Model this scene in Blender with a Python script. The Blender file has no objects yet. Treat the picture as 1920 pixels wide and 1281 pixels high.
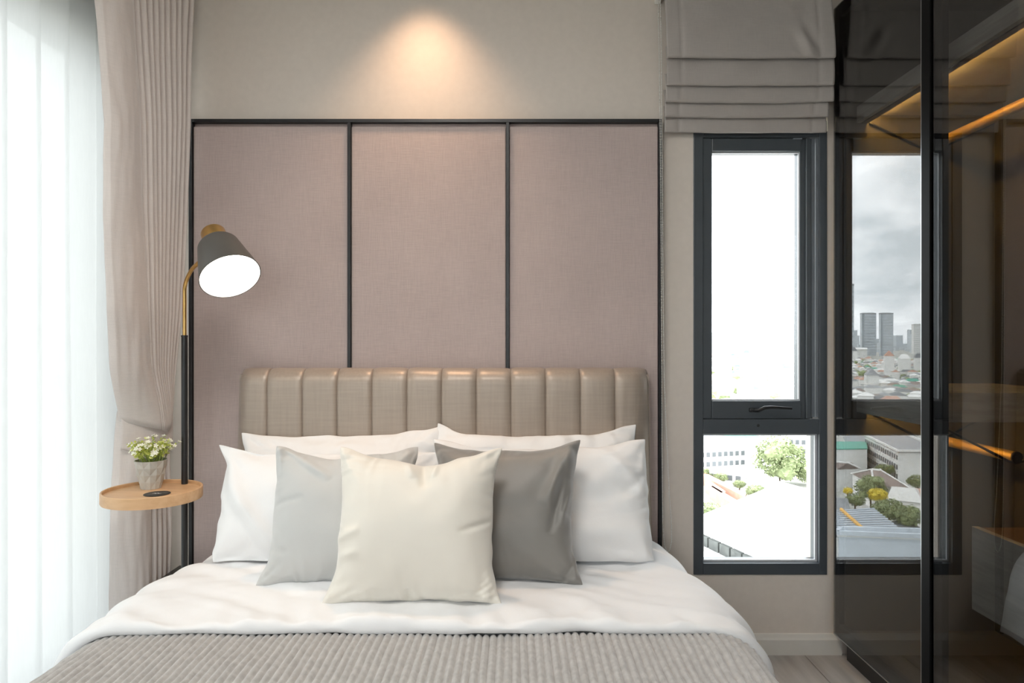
import bpy, bmesh, math, random
import numpy as np
from mathutils import Vector, Matrix, noise as mnoise

scene = bpy.context.scene
COL = scene.collection
F = 1280.0                       # focal length in pixels of the 1920x1281 frame
CAMZ = 1.21                      # eye height
YW = 2.645                       # inner face of the headboard wall

# ------------------------------------------------------------------ camera
cam_d = bpy.data.cameras.new('camera')
cam_d.sensor_width = 36.0
cam_d.lens = 24.0
cam_d.clip_start = 0.05
cam_d.clip_end = 40000
cam = bpy.data.objects.new('camera', cam_d)
COL.objects.link(cam)
cam.location = (0, 0, CAMZ)
cam.rotation_euler = (math.radians(90), 0, 0)
scene.camera = cam

# ------------------------------------------------------------------ view
scene.view_settings.view_transform = 'Standard'
scene.view_settings.look = 'None'
scene.view_settings.gamma = 1.0
scene.view_settings.use_curve_mapping = False
scene.view_settings.exposure = 0.72

# ------------------------------------------------------------------ world: overcast sky
world = bpy.data.worlds.new('overcast_sky')
scene.world = world
world.use_nodes = True
wn, wl = world.node_tree.nodes, world.node_tree.links
wn.clear()
w_out = wn.new('ShaderNodeOutputWorld')
w_bg = wn.new('ShaderNodeBackground')
w_tc = wn.new('ShaderNodeTexCoord')
w_map = wn.new('ShaderNodeMapping')
w_map.inputs['Scale'].default_value = (1.5, 1.5, 4.2)
w_map.inputs['Location'].default_value = (0.35, 0.1, 0.2)
w_noise = wn.new('ShaderNodeTexNoise')
w_noise.inputs['Scale'].default_value = 3.4
w_noise.inputs['Detail'].default_value = 7
w_noise.inputs['Roughness'].default_value = 0.55
w_noise.inputs['Distortion'].default_value = 0.35
w_ramp = wn.new('ShaderNodeValToRGB')
w_ramp.color_ramp.elements[0].position = 0.36
w_ramp.color_ramp.elements[0].color = (0.53, 0.58, 0.61, 1)
w_ramp.color_ramp.elements[1].position = 0.66
w_ramp.color_ramp.elements[1].color = (0.96, 0.98, 1.0, 1)
w_bg.inputs['Strength'].default_value = 4.8
wl.new(w_tc.outputs['Generated'], w_map.inputs['Vector'])
wl.new(w_map.outputs['Vector'], w_noise.inputs['Vector'])
wl.new(w_noise.outputs['Fac'], w_ramp.inputs['Fac'])
wl.new(w_ramp.outputs['Color'], w_bg.inputs['Color'])
wl.new(w_bg.outputs['Background'], w_out.inputs['Surface'])

# ------------------------------------------------------------------ hazy sun, behind the building
sun_d = bpy.data.lights.new('hazy_sun', 'SUN')
sun_d.energy = 3.2
sun_d.angle = math.radians(6)
sun_d.color = (1.0, 0.96, 0.9)
sun = bpy.data.objects.new('hazy_sun', sun_d)
COL.objects.link(sun)
sun.rotation_euler = Vector((-0.9, 0.28, -1.0)).to_track_quat('-Z', 'Y').to_euler()

# ------------------------------------------------------------------ sky portals in the two window openings and the added front one
def portal(name, loc, size_x, size_y, direction):
    d = bpy.data.lights.new(name, 'AREA')
    d.shape = 'RECTANGLE'
    d.size, d.size_y = size_x, size_y
    d.cycles.is_portal = True
    o = bpy.data.objects.new(name, d)
    COL.objects.link(o)
    o.location = loc
    o.rotation_euler = Vector(direction).to_track_quat('-Z', 'Z').to_euler()
    return o
portal('sky_portal_left', (-1.70, 0.5, 1.1), 4.2, 2.3, (1, 0, 0))
portal('sky_portal_back', (0.96, 2.80, 1.17), 0.62, 1.9, (0, -1, 0))
portal('sky_portal_front', (-0.45, -2.10, 1.6), 1.6, 1.7, (0, 1, 0))

# ------------------------------------------------------------------ materials
MATS = {}
def pmat(name, col, rough=0.5, metal=0.0, var=0.06, scale=18.0, bump=0.0, bscale=None, stretch=(1, 1, 1),
         sheen=0.0, spec=0.5, detail=4, coat=0.0, emit=None, estr=0.0, col2=None):
    m = bpy.data.materials.new(name)
    m.use_nodes = True
    n, l = m.node_tree.nodes, m.node_tree.links
    b = n['Principled BSDF']
    b.inputs['Roughness'].default_value = rough
    b.inputs['Metallic'].default_value = metal
    b.inputs['Specular IOR Level'].default_value = spec
    if sheen:
        b.inputs['Sheen Weight'].default_value = sheen
        b.inputs['Sheen Roughness'].default_value = 0.45
    if coat:
        b.inputs['Coat Weight'].default_value = coat
        b.inputs['Coat Roughness'].default_value = 0.15
    if emit:
        b.inputs['Emission Color'].default_value = (*emit, 1)
        b.inputs['Emission Strength'].default_value = estr
    tc = n.new('ShaderNodeTexCoord')
    mp = n.new('ShaderNodeMapping')
    mp.inputs['Scale'].default_value = stretch
    nz = n.new('ShaderNodeTexNoise')
    nz.inputs['Scale'].default_value = scale
    nz.inputs['Detail'].default_value = detail
    rp = n.new('ShaderNodeValToRGB')
    rp.color_ramp.elements[0].position = 0.3
    rp.color_ramp.elements[1].position = 0.7
    if col2 is None:
        c1 = tuple(max(0, c * (1 - var)) for c in col)
        c2 = tuple(min(1, c * (1 + var)) for c in col)
    else:
        c1, c2 = col, col2
    rp.color_ramp.elements[0].color = (*c1, 1)
    rp.color_ramp.elements[1].color = (*c2, 1)
    l.new(tc.outputs['Object'], mp.inputs['Vector'])
    l.new(mp.outputs['Vector'], nz.inputs['Vector'])
    l.new(nz.outputs['Fac'], rp.inputs['Fac'])
    l.new(rp.outputs['Color'], b.inputs['Base Color'])
    if bump:
        nb = n.new('ShaderNodeTexNoise')
        nb.inputs['Scale'].default_value = bscale or scale * 4
        nb.inputs['Detail'].default_value = 3
        bp = n.new('ShaderNodeBump')
        bp.inputs['Strength'].default_value = bump
        bp.inputs['Distance'].default_value = 0.004
        l.new(mp.outputs['Vector'], nb.inputs['Vector'])
        l.new(nb.outputs['Fac'], bp.inputs['Height'])
        l.new(bp.outputs['Normal'], b.inputs['Normal'])
    MATS[name] = m
    return m

def weave(name, col, rough, var, thread, bump, sheen=0.3, metal=0.0, spec=0.3):
    """woven cloth: two crossed stretched noises for warp and weft"""
    m = pmat(name, col, rough, metal, var, 3.0, sheen=sheen, spec=spec)
    n, l = m.node_tree.nodes, m.node_tree.links
    b = n['Principled BSDF']
    tc = n['Texture Coordinate'] if 'Texture Coordinate' in n else n.new('ShaderNodeTexCoord')
    outs = []
    for st in ((thread, thread, thread * 0.06), (thread * 0.06, thread * 0.06, thread)):
        mp = n.new('ShaderNodeMapping'); mp.inputs['Scale'].default_value = st
        nz = n.new('ShaderNodeTexNoise'); nz.inputs['Scale'].default_value = 1.0; nz.inputs['Detail'].default_value = 2
        l.new(tc.outputs['Object'], mp.inputs['Vector']); l.new(mp.outputs['Vector'], nz.inputs['Vector'])
        outs.append(nz)
    ad = n.new('ShaderNodeMath'); ad.operation = 'ADD'
    l.new(outs[0].outputs['Fac'], ad.inputs[0]); l.new(outs[1].outputs['Fac'], ad.inputs[1])
    rp = n.new('ShaderNodeMapRange')
    rp.inputs['From Min'].default_value = 0.7; rp.inputs['From Max'].default_value = 1.3
    rp.inputs['To Min'].default_value = 1 - var * 1.3; rp.inputs['To Max'].default_value = 1 + var * 1.3
    l.new(ad.outputs[0], rp.inputs['Value'])
    mx = n.new('ShaderNodeMix'); mx.data_type = 'RGBA'; mx.blend_type = 'MULTIPLY'
    mx.inputs['Factor'].default_value = 1.0
    old = b.inputs['Base Color'].links[0].from_socket
    l.new(old, mx.inputs['A']); l.new(rp.outputs['Result'], mx.inputs['B'])
    l.new(mx.outputs['Result'], b.inputs['Base Color'])
    bp = n.new('ShaderNodeBump'); bp.inputs['Strength'].default_value = bump; bp.inputs['Distance'].default_value = 0.002
    l.new(ad.outputs[0], bp.inputs['Height']); l.new(bp.outputs['Normal'], b.inputs['Normal'])
    return m

def thin_glass(name, tint, ior=1.5, gloss_rough=0.0):
    m = bpy.data.materials.new(name)
    m.use_nodes = True
    n, l = m.node_tree.nodes, m.node_tree.links
    n.clear()
    o = n.new('ShaderNodeOutputMaterial'); mx = n.new('ShaderNodeMixShader')
    t = n.new('ShaderNodeBsdfTransparent'); g = n.new('ShaderNodeBsdfGlossy'); f = n.new('ShaderNodeFresnel')
    t.inputs['Color'].default_value = (*tint, 1)
    g.inputs['Roughness'].default_value = gloss_rough
    g.inputs['Color'].default_value = (1, 1, 1, 1)
    f.inputs['IOR'].default_value = ior
    geo = n.new('ShaderNodeNewGeometry')
    # same reflectance from both sides of the pane
    mul = n.new('ShaderNodeMix'); mul.data_type = 'FLOAT'
    f2 = n.new('ShaderNodeFresnel'); f2.inputs['IOR'].default_value = ior
    vt = n.new('ShaderNodeVectorMath'); vt.operation = 'SCALE'; vt.inputs['Scale'].default_value = -1.0
    lw = n.new('ShaderNodeMath'); lw.operation = 'MULTIPLY'; lw.inputs[1].default_value = 1.0
    l.new(f.outputs['Fac'], mul.inputs['A'])
    mul.inputs['B'].default_value = 0.06
    l.new(geo.outputs['Backfacing'], mul.inputs['Factor'])
    l.new(mul.outputs['Result'], mx.inputs['Fac'])
    n.remove(f2); n.remove(vt); n.remove(lw)
    l.new(t.outputs['BSDF'], mx.inputs[1]); l.new(g.outputs['BSDF'], mx.inputs[2])
    l.new(mx.outputs['Shader'], o.inputs['Surface'])
    MATS[name] = m
    return m

def cloth_translucent(name, col, trans_col, see=0.25, tr=0.5):
    m = bpy.data.materials.new(name)
    m.use_nodes = True
    n, l = m.node_tree.nodes, m.node_tree.links
    n.clear()
    o = n.new('ShaderNodeOutputMaterial')
    d = n.new('ShaderNodeBsdfDiffuse'); t = n.new('ShaderNodeBsdfTranslucent'); p = n.new('ShaderNodeBsdfTransparent')
    tc = n.new('ShaderNodeTexCoord'); mp = n.new('ShaderNodeMapping'); mp.inputs['Scale'].default_value = (1, 1, 0.12)
    nz = n.new('ShaderNodeTexNoise'); nz.inputs['Scale'].default_value = 160; nz.inputs['Detail'].default_value = 2
    rp = n.new('ShaderNodeMapRange'); rp.inputs['To Min'].default_value = 0.93; rp.inputs['To Max'].default_value = 1.05
    mc = n.new('ShaderNodeMix'); mc.data_type = 'RGBA'; mc.blend_type = 'MULTIPLY'; mc.inputs['Factor'].default_value = 1
    mc.inputs['A'].default_value = (*trans_col, 1)
    l.new(tc.outputs['Object'], mp.inputs['Vector']); l.new(mp.outputs['Vector'], nz.inputs['Vector'])
    l.new(nz.outputs['Fac'], rp.inputs['Value']); l.new(rp.outputs['Result'], mc.inputs['B'])
    d.inputs['Color'].default_value = (*col, 1)
    l.new(mc.outputs['Result'], t.inputs['Color'])
    m1 = n.new('ShaderNodeMixShader'); m1.inputs['Fac'].default_value = tr
    l.new(d.outputs['BSDF'], m1.inputs[1]); l.new(t.outputs['BSDF'], m1.inputs[2])
    m2 = n.new('ShaderNodeMixShader'); m2.inputs['Fac'].default_value = see
    l.new(m1.outputs['Shader'], m2.inputs[1]); l.new(p.outputs['BSDF'], m2.inputs[2])
    l.new(m2.outputs['Shader'], o.inputs['Surface'])
    MATS[name] = m
    return m

# room
M_wall = pmat('wall_paint', (0.67, 0.60, 0.535), 0.75, var=0.02, scale=40, bump=0.05, bscale=220, spec=0.25)
M_ceil = pmat('ceiling_paint', (0.80, 0.79, 0.77), 0.85, var=0.01)
M_base = pmat('baseboard_white', (0.66, 0.63, 0.58), 0.4, var=0.02)
M_floor = pmat('oak_laminate', (0.29, 0.262, 0.238), 0.32, var=0.2, scale=3.2, stretch=(9, 0.8, 1), bump=0.06, bscale=14, col2=(0.43, 0.405, 0.38))
M_joint = pmat('plank_joint', (0.20, 0.18, 0.16), 0.8)
M_black = pmat('black_metal', (0.012, 0.012, 0.013), 0.38, var=0.1, spec=0.5)
M_alu = pmat('dark_window_aluminium', (0.06, 0.07, 0.08), 0.36, var=0.05, spec=0.55)
M_seal = pmat('pale_glazing_bead', (0.55, 0.56, 0.58), 0.3, var=0.03)
M_panel = weave('mauve_panel_fabric', (0.485, 0.395, 0.368), 0.85, 0.05, 330, 0.35, sheen=0.25)
M_head = weave('pearl_taupe_leather', (0.385, 0.318, 0.262), 0.40, 0.045, 120, 0.15, sheen=0.1, metal=0.2, spec=0.5)
M_piping = pmat('dark_piping', (0.18, 0.15, 0.12), 0.5)
M_drape = weave('taupe_drape', (0.70, 0.63, 0.59), 0.55, 0.03, 420, 0.12, sheen=0.5)
M_blind = weave('grey_blind', (0.41, 0.372, 0.345), 0.6, 0.03, 420, 0.12, sheen=0.4)
M_sheer = cloth_translucent('white_sheer', (0.62, 0.63, 0.63), (0.415, 0.42, 0.416), 0.02, 0.64)
M_white = pmat('white_cotton', (0.87, 0.865, 0.86), 0.8, var=0.012, scale=8, bump=0.12, bscale=420, sheen=0.15, spec=0.2)
M_duvet = pmat('white_duvet_cotton', (0.87, 0.87, 0.875), 0.8, var=0.012, scale=8, bump=0.10, bscale=420, sheen=0.15, spec=0.2)
M_ivory = pmat('ivory_satin', (0.80, 0.755, 0.675), 0.5, var=0.02, scale=6, bump=0.05, bscale=380, sheen=0.35, spec=0.35)
M_lgrey = pmat('pale_grey_velvet', (0.56, 0.56, 0.545), 0.55, var=0.03, scale=6, bump=0.06, bscale=380, sheen=0.5, spec=0.3)
M_dgrey = pmat('charcoal_velvet', (0.235, 0.222, 0.205), 0.46, var=0.06, scale=6, bump=0.06, bscale=380, sheen=0.55, spec=0.4)
M_throw = pmat('grey_plush', (0.475, 0.458, 0.44), 0.9, var=0.16, scale=60, bump=0.5, bscale=600, sheen=0.7, spec=0.1)
M_rail = pmat('gilded_rail', (0.80, 0.50, 0.14), 0.45, metal=0.55, var=0.05, scale=40)
M_grip = pmat('matt_black_grip', (0.004, 0.004, 0.004), 0.6, spec=0.12)
M_brass = pmat('brushed_brass', (0.72, 0.47, 0.17), 0.28, metal=1.0, var=0.06, scale=60)
M_shade = pmat('graphite_enamel', (0.085, 0.082, 0.075), 0.42, var=0.05, spec=0.5)
M_liner = pmat('white_enamel', (0.9, 0.88, 0.84), 0.4, var=0.01)
M_glow = pmat('frosted_lamp_glow', (1, 1, 1), 0.5, emit=(1.0, 0.93, 0.82), estr=5.0)
M_wood = pmat('beech_tray', (0.62, 0.36, 0.18), 0.42, var=0.1, scale=5, stretch=(1.2, 9, 9), bump=0.03, col2=(0.74, 0.47, 0.26))
M_pad = pmat('charging_pad', (0.03, 0.03, 0.03), 0.4)
M_print = pmat('white_print', (0.85, 0.85, 0.85), 0.5, var=0.0)
M_pot = pmat('grey_concrete', (0.52, 0.50, 0.45), 0.7, var=0.06, scale=40, bump=0.1)
M_soil = pmat('dark_soil', (0.03, 0.025, 0.02), 0.95, var=0.4, scale=120)
M_leaf = pmat('lime_leaf', (0.52, 0.58, 0.06), 0.5, var=0.3, scale=30, col2=(0.76, 0.80, 0.26))
M_stem = pmat('pale_stem', (0.35, 0.44, 0.10), 0.6, var=0.2)
M_petal = pmat('cream_petal', (0.86, 0.85, 0.70), 0.6, var=0.05, scale=40)
M_bead = pmat('white_chain_plastic', (0.85, 0.84, 0.80), 0.35, var=0.03)
M_darkbox = pmat('black_lacquer', (0.018, 0.018, 0.019), 0.25, var=0.1)
M_wglass = thin_glass('smoked_wardrobe_glass', (0.60, 0.60, 0.595), 1.72)
M_glass = thin_glass('clear_window_glass', (0.97, 0.98, 0.98), 1.45)
M_carcass = pmat('bronze_carcass', (0.115, 0.104, 0.087), 0.6, var=0.10, scale=6, stretch=(4, 4, 0.5), bump=0.03)
M_ashwood = pmat('grey_ash_wood', (0.42, 0.40, 0.37), 0.5, var=0.12, scale=5, stretch=(2, 1.2, 16), bump=0.1, bscale=9, col2=(0.62, 0.60, 0.56))
M_led = pmat('amber_led', (1, 0.8, 0.4), 0.5, emit=(1.0, 0.58, 0.14), estr=62.0)
M_steel = pmat('satin_steel', (0.55, 0.55, 0.56), 0.3, metal=1.0, var=0.03)
M_mattress = pmat('mattress_ticking', (0.76, 0.75, 0.73), 0.85, var=0.02)
M_lightring = pmat('white_light_trim', (0.85, 0.85, 0.84), 0.4, var=0.01)

# ------------------------------------------------------------------ mesh helpers
class MB:
    def __init__(self):
        self.v, self.f = [], []
    def add(self, vs, fs):
        k = len(self.v)
        self.v += [tuple(p) for p in vs]
        self.f += [tuple(i + k for i in f) for f in fs]
        return self
    def box(self, x0, x1, y0, y1, z0, z1, bev=0.0):
        if bev <= 0:
            vs = [(x, y, z) for z in (z0, z1) for y in (y0, y1) for x in (x0, x1)]
            return self.add(vs, [(0, 2, 3, 1), (4, 5, 7, 6), (0, 1, 5, 4), (2, 6, 7, 3), (0, 4, 6, 2), (1, 3, 7, 5)])
        bm = bmesh.new()
        bmesh.ops.create_cube(bm, size=1.0)
        for p in bm.verts:
            p.co = Vector(((x0 + x1) / 2 + p.co.x * (x1 - x0), (y0 + y1) / 2 + p.co.y * (y1 - y0), (z0 + z1) / 2 + p.co.z * (z1 - z0)))
        bmesh.ops.bevel(bm, geom=list(bm.edges), offset=bev, segments=2, affect='EDGES', profile=0.5)
        bm.verts.index_update()
        self.add([p.co[:] for p in bm.verts], [[q.index for q in f.verts] for f in bm.faces])
        bm.free()
        return self
    def tube(self, pts, r, n=10, caps=True, closed=False):
        pts = [Vector(p) for p in pts]
        m = len(pts)
        rr = r if isinstance(r, (list, tuple)) else [r] * m
        t0 = (pts[1] - pts[0]).normalized()
        up = Vector((0, 0, 1)) if abs(t0.z) < 0.9 else Vector((1, 0, 0))
        side = t0.cross(up).normalized()
        vs = []
        for i, p in enumerate(pts):
            if i == 0: t = (pts[1] - pts[0])
            elif i == m - 1: t = (pts[-1] - pts[-2])
            else: t = (pts[i + 1] - pts[i - 1])
            t.normalize()
            side = (side - t * side.dot(t)).normalized()
            b = t.cross(side)
            for k in range(n):
                a = 2 * math.pi * k / n
                vs.append(p + (side * math.cos(a) + b * math.sin(a)) * rr[i])
        fs = []
        for i in range(m - 1):
            for k in range(n):
                k2 = (k + 1) % n
                fs.append((i * n + k, i * n + k2, (i + 1) * n + k2, (i + 1) * n + k))
        if caps:
            fs.append(tuple(range(n - 1, -1, -1)))
            fs.append(tuple((m - 1) * n + k for k in range(n)))
        return self.add(vs, fs)
    def lathe(self, origin, axis, prof, n=40, close_start=False, close_end=False):
        """prof: list of (distance along the axis, radius)"""
        o = Vector(origin); a = Vector(axis).normalized()
        s = a.cross(Vector((0, 0, 1)) if abs(a.z) < 0.95 else Vector((1, 0, 0))).normalized()
        b = a.cross(s)
        vs = []
        for d, r in prof:
            for k in range(n):
                t = 2 * math.pi * k / n
                vs.append(o + a * d + (s * math.cos(t) + b * math.sin(t)) * r)
        fs = []
        for i in range(len(prof) - 1):
            for k in range(n):
                k2 = (k + 1) % n
                fs.append((i * n + k, (i + 1) * n + k, (i + 1) * n + k2, i * n + k2))
        if close_start: fs.append(tuple(range(n)))
        if close_end: fs.append(tuple((len(prof) - 1) * n + k for k in range(n - 1, -1, -1)))
        return self.add(vs, fs)
    def grid(self, P):
        """P: array (rows, cols, 3)"""
        r, c = P.shape[:2]
        vs = P.reshape(-1, 3).tolist()
        fs = [(i * c + j, i * c + j + 1, (i + 1) * c + j + 1, (i + 1) * c + j) for i in range(r - 1) for j in range(c - 1)]
        return self.add(vs, fs)
    def prism(self, poly, z0, z1):
        """poly: (x, y) outline, extruded between two heights"""
        n = len(poly)
        vs = [(x, y, z0) for x, y in poly] + [(x, y, z1) for x, y in poly]
        fs = [tuple(range(n - 1, -1, -1)), tuple(range(n, 2 * n))]
        fs += [(i, (i + 1) % n, n + (i + 1) % n, n + i) for i in range(n)]
        return self.add(vs, fs)
    def build(self, name, mat, parent=None, base=None, smooth=False, sharp=None):
        off = Vector(base) if base is not None else (world_of(parent) if parent is not None else Vector((0, 0, 0)))
        me = bpy.data.meshes.new(name)
        me.from_pydata([(p[0] - off.x, p[1] - off.y, p[2] - off.z) for p in self.v], [], self.f)
        bm = bmesh.new(); bm.from_mesh(me)
        bmesh.ops.recalc_face_normals(bm, faces=bm.faces)
        bm.to_mesh(me); bm.free()
        me.materials.append(mat)
        if smooth:
            me.shade_smooth()
            if sharp is not None:
                me.set_sharp_from_angle(angle=math.radians(sharp))
        me.update()
        o = bpy.data.objects.new(name, me)
        COL.objects.link(o)
        if parent is not None:
            o.parent = parent
        elif base is not None:
            o.location = off
        return o

def world_of(o):
    p = Vector((0, 0, 0))
    while o is not None:
        p += o.location
        o = o.parent
    return p

def tag(o, label=None, cat=None, group=None, kind=None):
    if label: o['label'] = label
    if cat: o['category'] = cat
    if group: o['group'] = group
    if kind: o['kind'] = kind
    return o

def thing(name, label, cat, loc=(0, 0, 0), group=None):
    o = bpy.data.objects.new(name, None)
    o.empty_display_size = 0.05
    COL.objects.link(o)
    o.location = loc
    return tag(o, label, cat, group)

def boxpart(name, dims, mat, parent=None, bev=0.0, base=None):
    return MB().box(*dims, bev=bev).build(name, mat, parent, base)

def at(px, py, y):
    """the point at distance y from the camera plane that shows at a pixel of the photograph"""
    return Vector(((px - 960) * y / F, y, CAMZ - (py - 640.5) * y / F))

def lerp(a, b, t): return a + (b - a) * t
def interp(x, xs, ys): return float(np.interp(x, xs, ys))
def sstep(t):
    t = np.clip(t, 0, 1)
    return t * t * (3 - 2 * t)

# ================================================================== THE ROOM
XL, XR, YF, ZC = -1.50, 1.90, -1.9, 2.72
def structure(o):
    o['kind'] = 'structure'
    return o

# back wall with the window hole
wx0, wx1, wz0, wz1 = 0.7026, 1.2192, 0.307, 2.022
b = MB()
b.box(XL - 0.15, wx0, YW, 2.78, -0.1, ZC + 0.1)
b.box(wx1, XR + 0.15, YW, 2.78, -0.1, ZC + 0.1)
b.box(wx0, wx1, YW, 2.78, -0.1, wz0)
b.box(wx0, wx1, YW, 2.78, wz1, ZC + 0.1)
# outer jambs, narrower than the frame
b.box(wx0, 0.745, 2.725, 2.778, wz0, wz1)
b.box(1.198, wx1, 2.725, 2.778, wz0, wz1)
structure(b.build('wall_back', M_wall))
# left wall: piers and a lintel round the tall window
ly0, ly1, lz0, lz1 = -1.55, 2.56, 0.06, 2.30
b = MB()
b.box(XL - 0.15, XL, ly1, YW, -0.1, ZC + 0.1)
b.box(XL - 0.15, XL, YF - 0.15, ly0, -0.1, ZC + 0.1)
b.box(XL - 0.15, XL, ly0, ly1, -0.1, lz0)
b.box(XL - 0.15, XL, ly0, ly1, lz1, ZC + 0.1)
structure(b.build('wall_left', M_ceil))
structure(boxpart('wall_right', (XR, XR + 0.15, YF - 0.15, YW, -0.1, ZC + 0.1), M_wall))
b = MB()                                     # wall behind the camera, with an added glazed opening for fill light
b.box(XL, -1.2, YF - 0.15, YF, -0.1, ZC + 0.1); b.box(0.3, XR, YF - 0.15, YF, -0.1, ZC + 0.1)
b.box(-1.2, 0.3, YF - 0.15, YF, -0.1, 0.8); b.box(-1.2, 0.3, YF - 0.15, YF, 2.4, ZC + 0.1)
structure(b.build('wall_front', M_wall))
w3 = bpy.data.objects.new('fill_window', None); COL.objects.link(w3); w3.location = (-0.45, YF - 0.08, 0.8); structure(w3)  # unseen window, added so daylight fills the room from the front
b = MB()
b.box(-1.2, 0.3, YF - 0.11, YF - 0.05, 0.8, 0.85); b.box(-1.2, 0.3, YF - 0.11, YF - 0.05, 2.35, 2.4)
for p in (-1.17, -0.45, 0.27): b.box(p - 0.03, p + 0.03, YF - 0.11, YF - 0.05, 0.85, 2.35)
b.build('window_frame', M_alu, w3)
for p, q in ((-1.14, -0.48), (-0.42, 0.24)):
    boxpart('pane', (p, q, YF - 0.083, YF - 0.077, 0.85, 2.35), M_glass, w3)
structure(boxpart('ceiling', (XL, XR, YF, YW, ZC, ZC + 0.1), M_ceil))
fl = structure(boxpart('floor', (XL, XR, YF, YW, -0.1, -0.012), M_joint))
# planks, running towards the headboard wall
PWID = 0.187
rng = random.Random(4)
x = (1506 - 960) / 483.9 - PWID * 20
while x < XR:
    y = YF + rng.uniform(-1.2, 0)
    while y < YW:
        a0, a1 = max(x + 0.0012, XL), min(x + PWID - 0.0012, XR)
        c0, c1 = max(y + 0.001, YF), min(y + 1.25 - 0.001, YW)
        if a1 - a0 > 0.02 and c1 - c0 > 0.02:
            boxpart('plank', (a0, a1, c0, c1, -0.011, 0.0), M_floor, fl, bev=0.0012)
        y += 1.25
    x += PWID
bb = MB()
prof = [(0, 0), (-0.014, 0), (-0.014, 0.058), (-0.010, 0.066), (-0.006, 0.078), (0, 0.080)]
bx0, bx1 = XL, 1.272
n = len(prof)
bb.add([(bx0, YW + p[0], p[1]) for p in prof] + [(bx1, YW + p[0], p[1]) for p in prof],
       [tuple(range(n)), tuple(range(2 * n - 1, n - 1, -1))] + [(i, i + n, (i + 1) % n + n, (i + 1) % n) for i in range(n)])
structure(bb.build('baseboard_back', M_base))

# ------------------------------------------------------------------ small window in the back wall
def wpx(px, y=2.645): return (px - 960) * y / F
def wpz(py, y=2.645): return CAMZ - (py - 640.5) * y / F
win = bpy.data.objects.new('window_1', None); COL.objects.link(win); win.location = (0.96, 2.66, wz0)
structure(win)
tz0, tz1 = wpz(814), wpz(786)             # transom
lx0, lx1 = wpx(1318), wpx(1531, 2.665)           # lower light
b = MB()
b.box(wx0, lx0, 2.640, 2.722, wz0, wz1, 0.002)
b.box(lx1, wx1, 2.640, 2.722, wz0, wz1, 0.002)
b.box(lx0, lx1, 2.640, 2.722, wz0, wpz(1056), 0.002)
b.box(lx0, lx1, 2.640, 2.722, tz0, tz1, 0.002)
b.box(lx0, lx1, 2.640, 2.722, wz1 - 0.022, wz1, 0.002)
b.build('window_frame', M_alu, win)
# opening sash
sx0, sx1, sz0, sz1 = wpx(1314), wpx(1522), tz1 + 0.001, wz1 - 0.024
gx0, gx1, gz0, gz1 = wpx(1335), wpx(1499, 2.665), wpz(752), wpz(283)
b = MB()
b.box(sx0, gx0, 2.646, 2.716, sz0, sz1, 0.003)
b.box(gx1 + 0.018, sx1, 2.646, 2.716, sz0, sz1, 0.003); b.box(gx1, gx1 + 0.0179, 2.658, 2.716, sz0, sz1)
b.box(gx0, gx1, 2.646, 2.716, sz0, gz0, 0.003)
b.box(gx0, gx1, 2.646, 2.716, gz1, sz1, 0.003)
sash = b.build('sash', M_alu, win)
b = MB()                                   # hinge channel at the right of the sash
b.box(sx1 + 0.002, lx1 - 0.012, 2.652, 2.66, sz0, sz1)
b.box(lx1 - 0.010, lx1 - 0.001, 2.647, 2.655, sz0 + 0.002, sz1)
b.build('hinge_channel', pmat('grey_channel', (0.13, 0.145, 0.165), 0.3), win)
boxpart('hinge_stay', (sx1 + 0.003, lx1 - 0.003, 2.646, 2.652, sz0, sz0 + 0.006), M_steel, win)
def bead(x0, x1, z0, z1, parent, y0=2.662, y1=2.670, w=0.005):
    q = MB()
    q.box(x0, x0 + w, y0, y1, z0, z1); q.box(x1 - w, x1, y0, y1, z0, z1)
    q.box(x0 + w, x1 - w, y0, y1, z0, z0 + w); q.box(x0 + w, x1 - w, y0, y1, z1 - w, z1)
    return q.build('glazing_bead', M_seal, parent)
bead(gx0, gx1, gz0, gz1, sash)
boxpart('pane', (gx0, gx1, 2.667, 2.669, gz0, gz1), M_glass, sash)
bead(lx0, lx1, wpz(1056), tz0, win, w=0.008)
boxpart('pane', (lx0, lx1, 2.667, 2.669, wpz(1056), tz0), M_glass, win)
# lever handle on the sash
b = MB()
hz = wpz(769)
b.box(wpx(1404), wpx(1422), 2.634, 2.648, hz - 0.008, hz + 0.008, 0.004)
b.tube([(wpx(1413), 2.634, hz), (wpx(1418), 2.618, hz + 0.001), (wpx(1428), 2.612, hz + 0.012), (wpx(1440), 2.610, hz + 0.014),
        (wpx(1478), 2.612, hz + 0.009)], [0.006, 0.007, 0.007, 0.006, 0.005], 8)
b.build('handle', M_black, win, smooth=True, sharp=40)
b = MB(); b.lathe((wpx(1421), 2.640, wpz(798)), (0, -1, 0), [(0, 0.006), (0.002, 0.005)], 12, close_end=True)
b.build('drain_cap', M_black, win)
# maker's mark and small catch at the head of the sash
boxpart('printed_mark', (wpx(1487), wpx(1504), 2.6452, 2.6462, wpz(261), wpz(259)), pmat('grey_print', (0.25, 0.28, 0.31), 0.5), sash)

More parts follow.
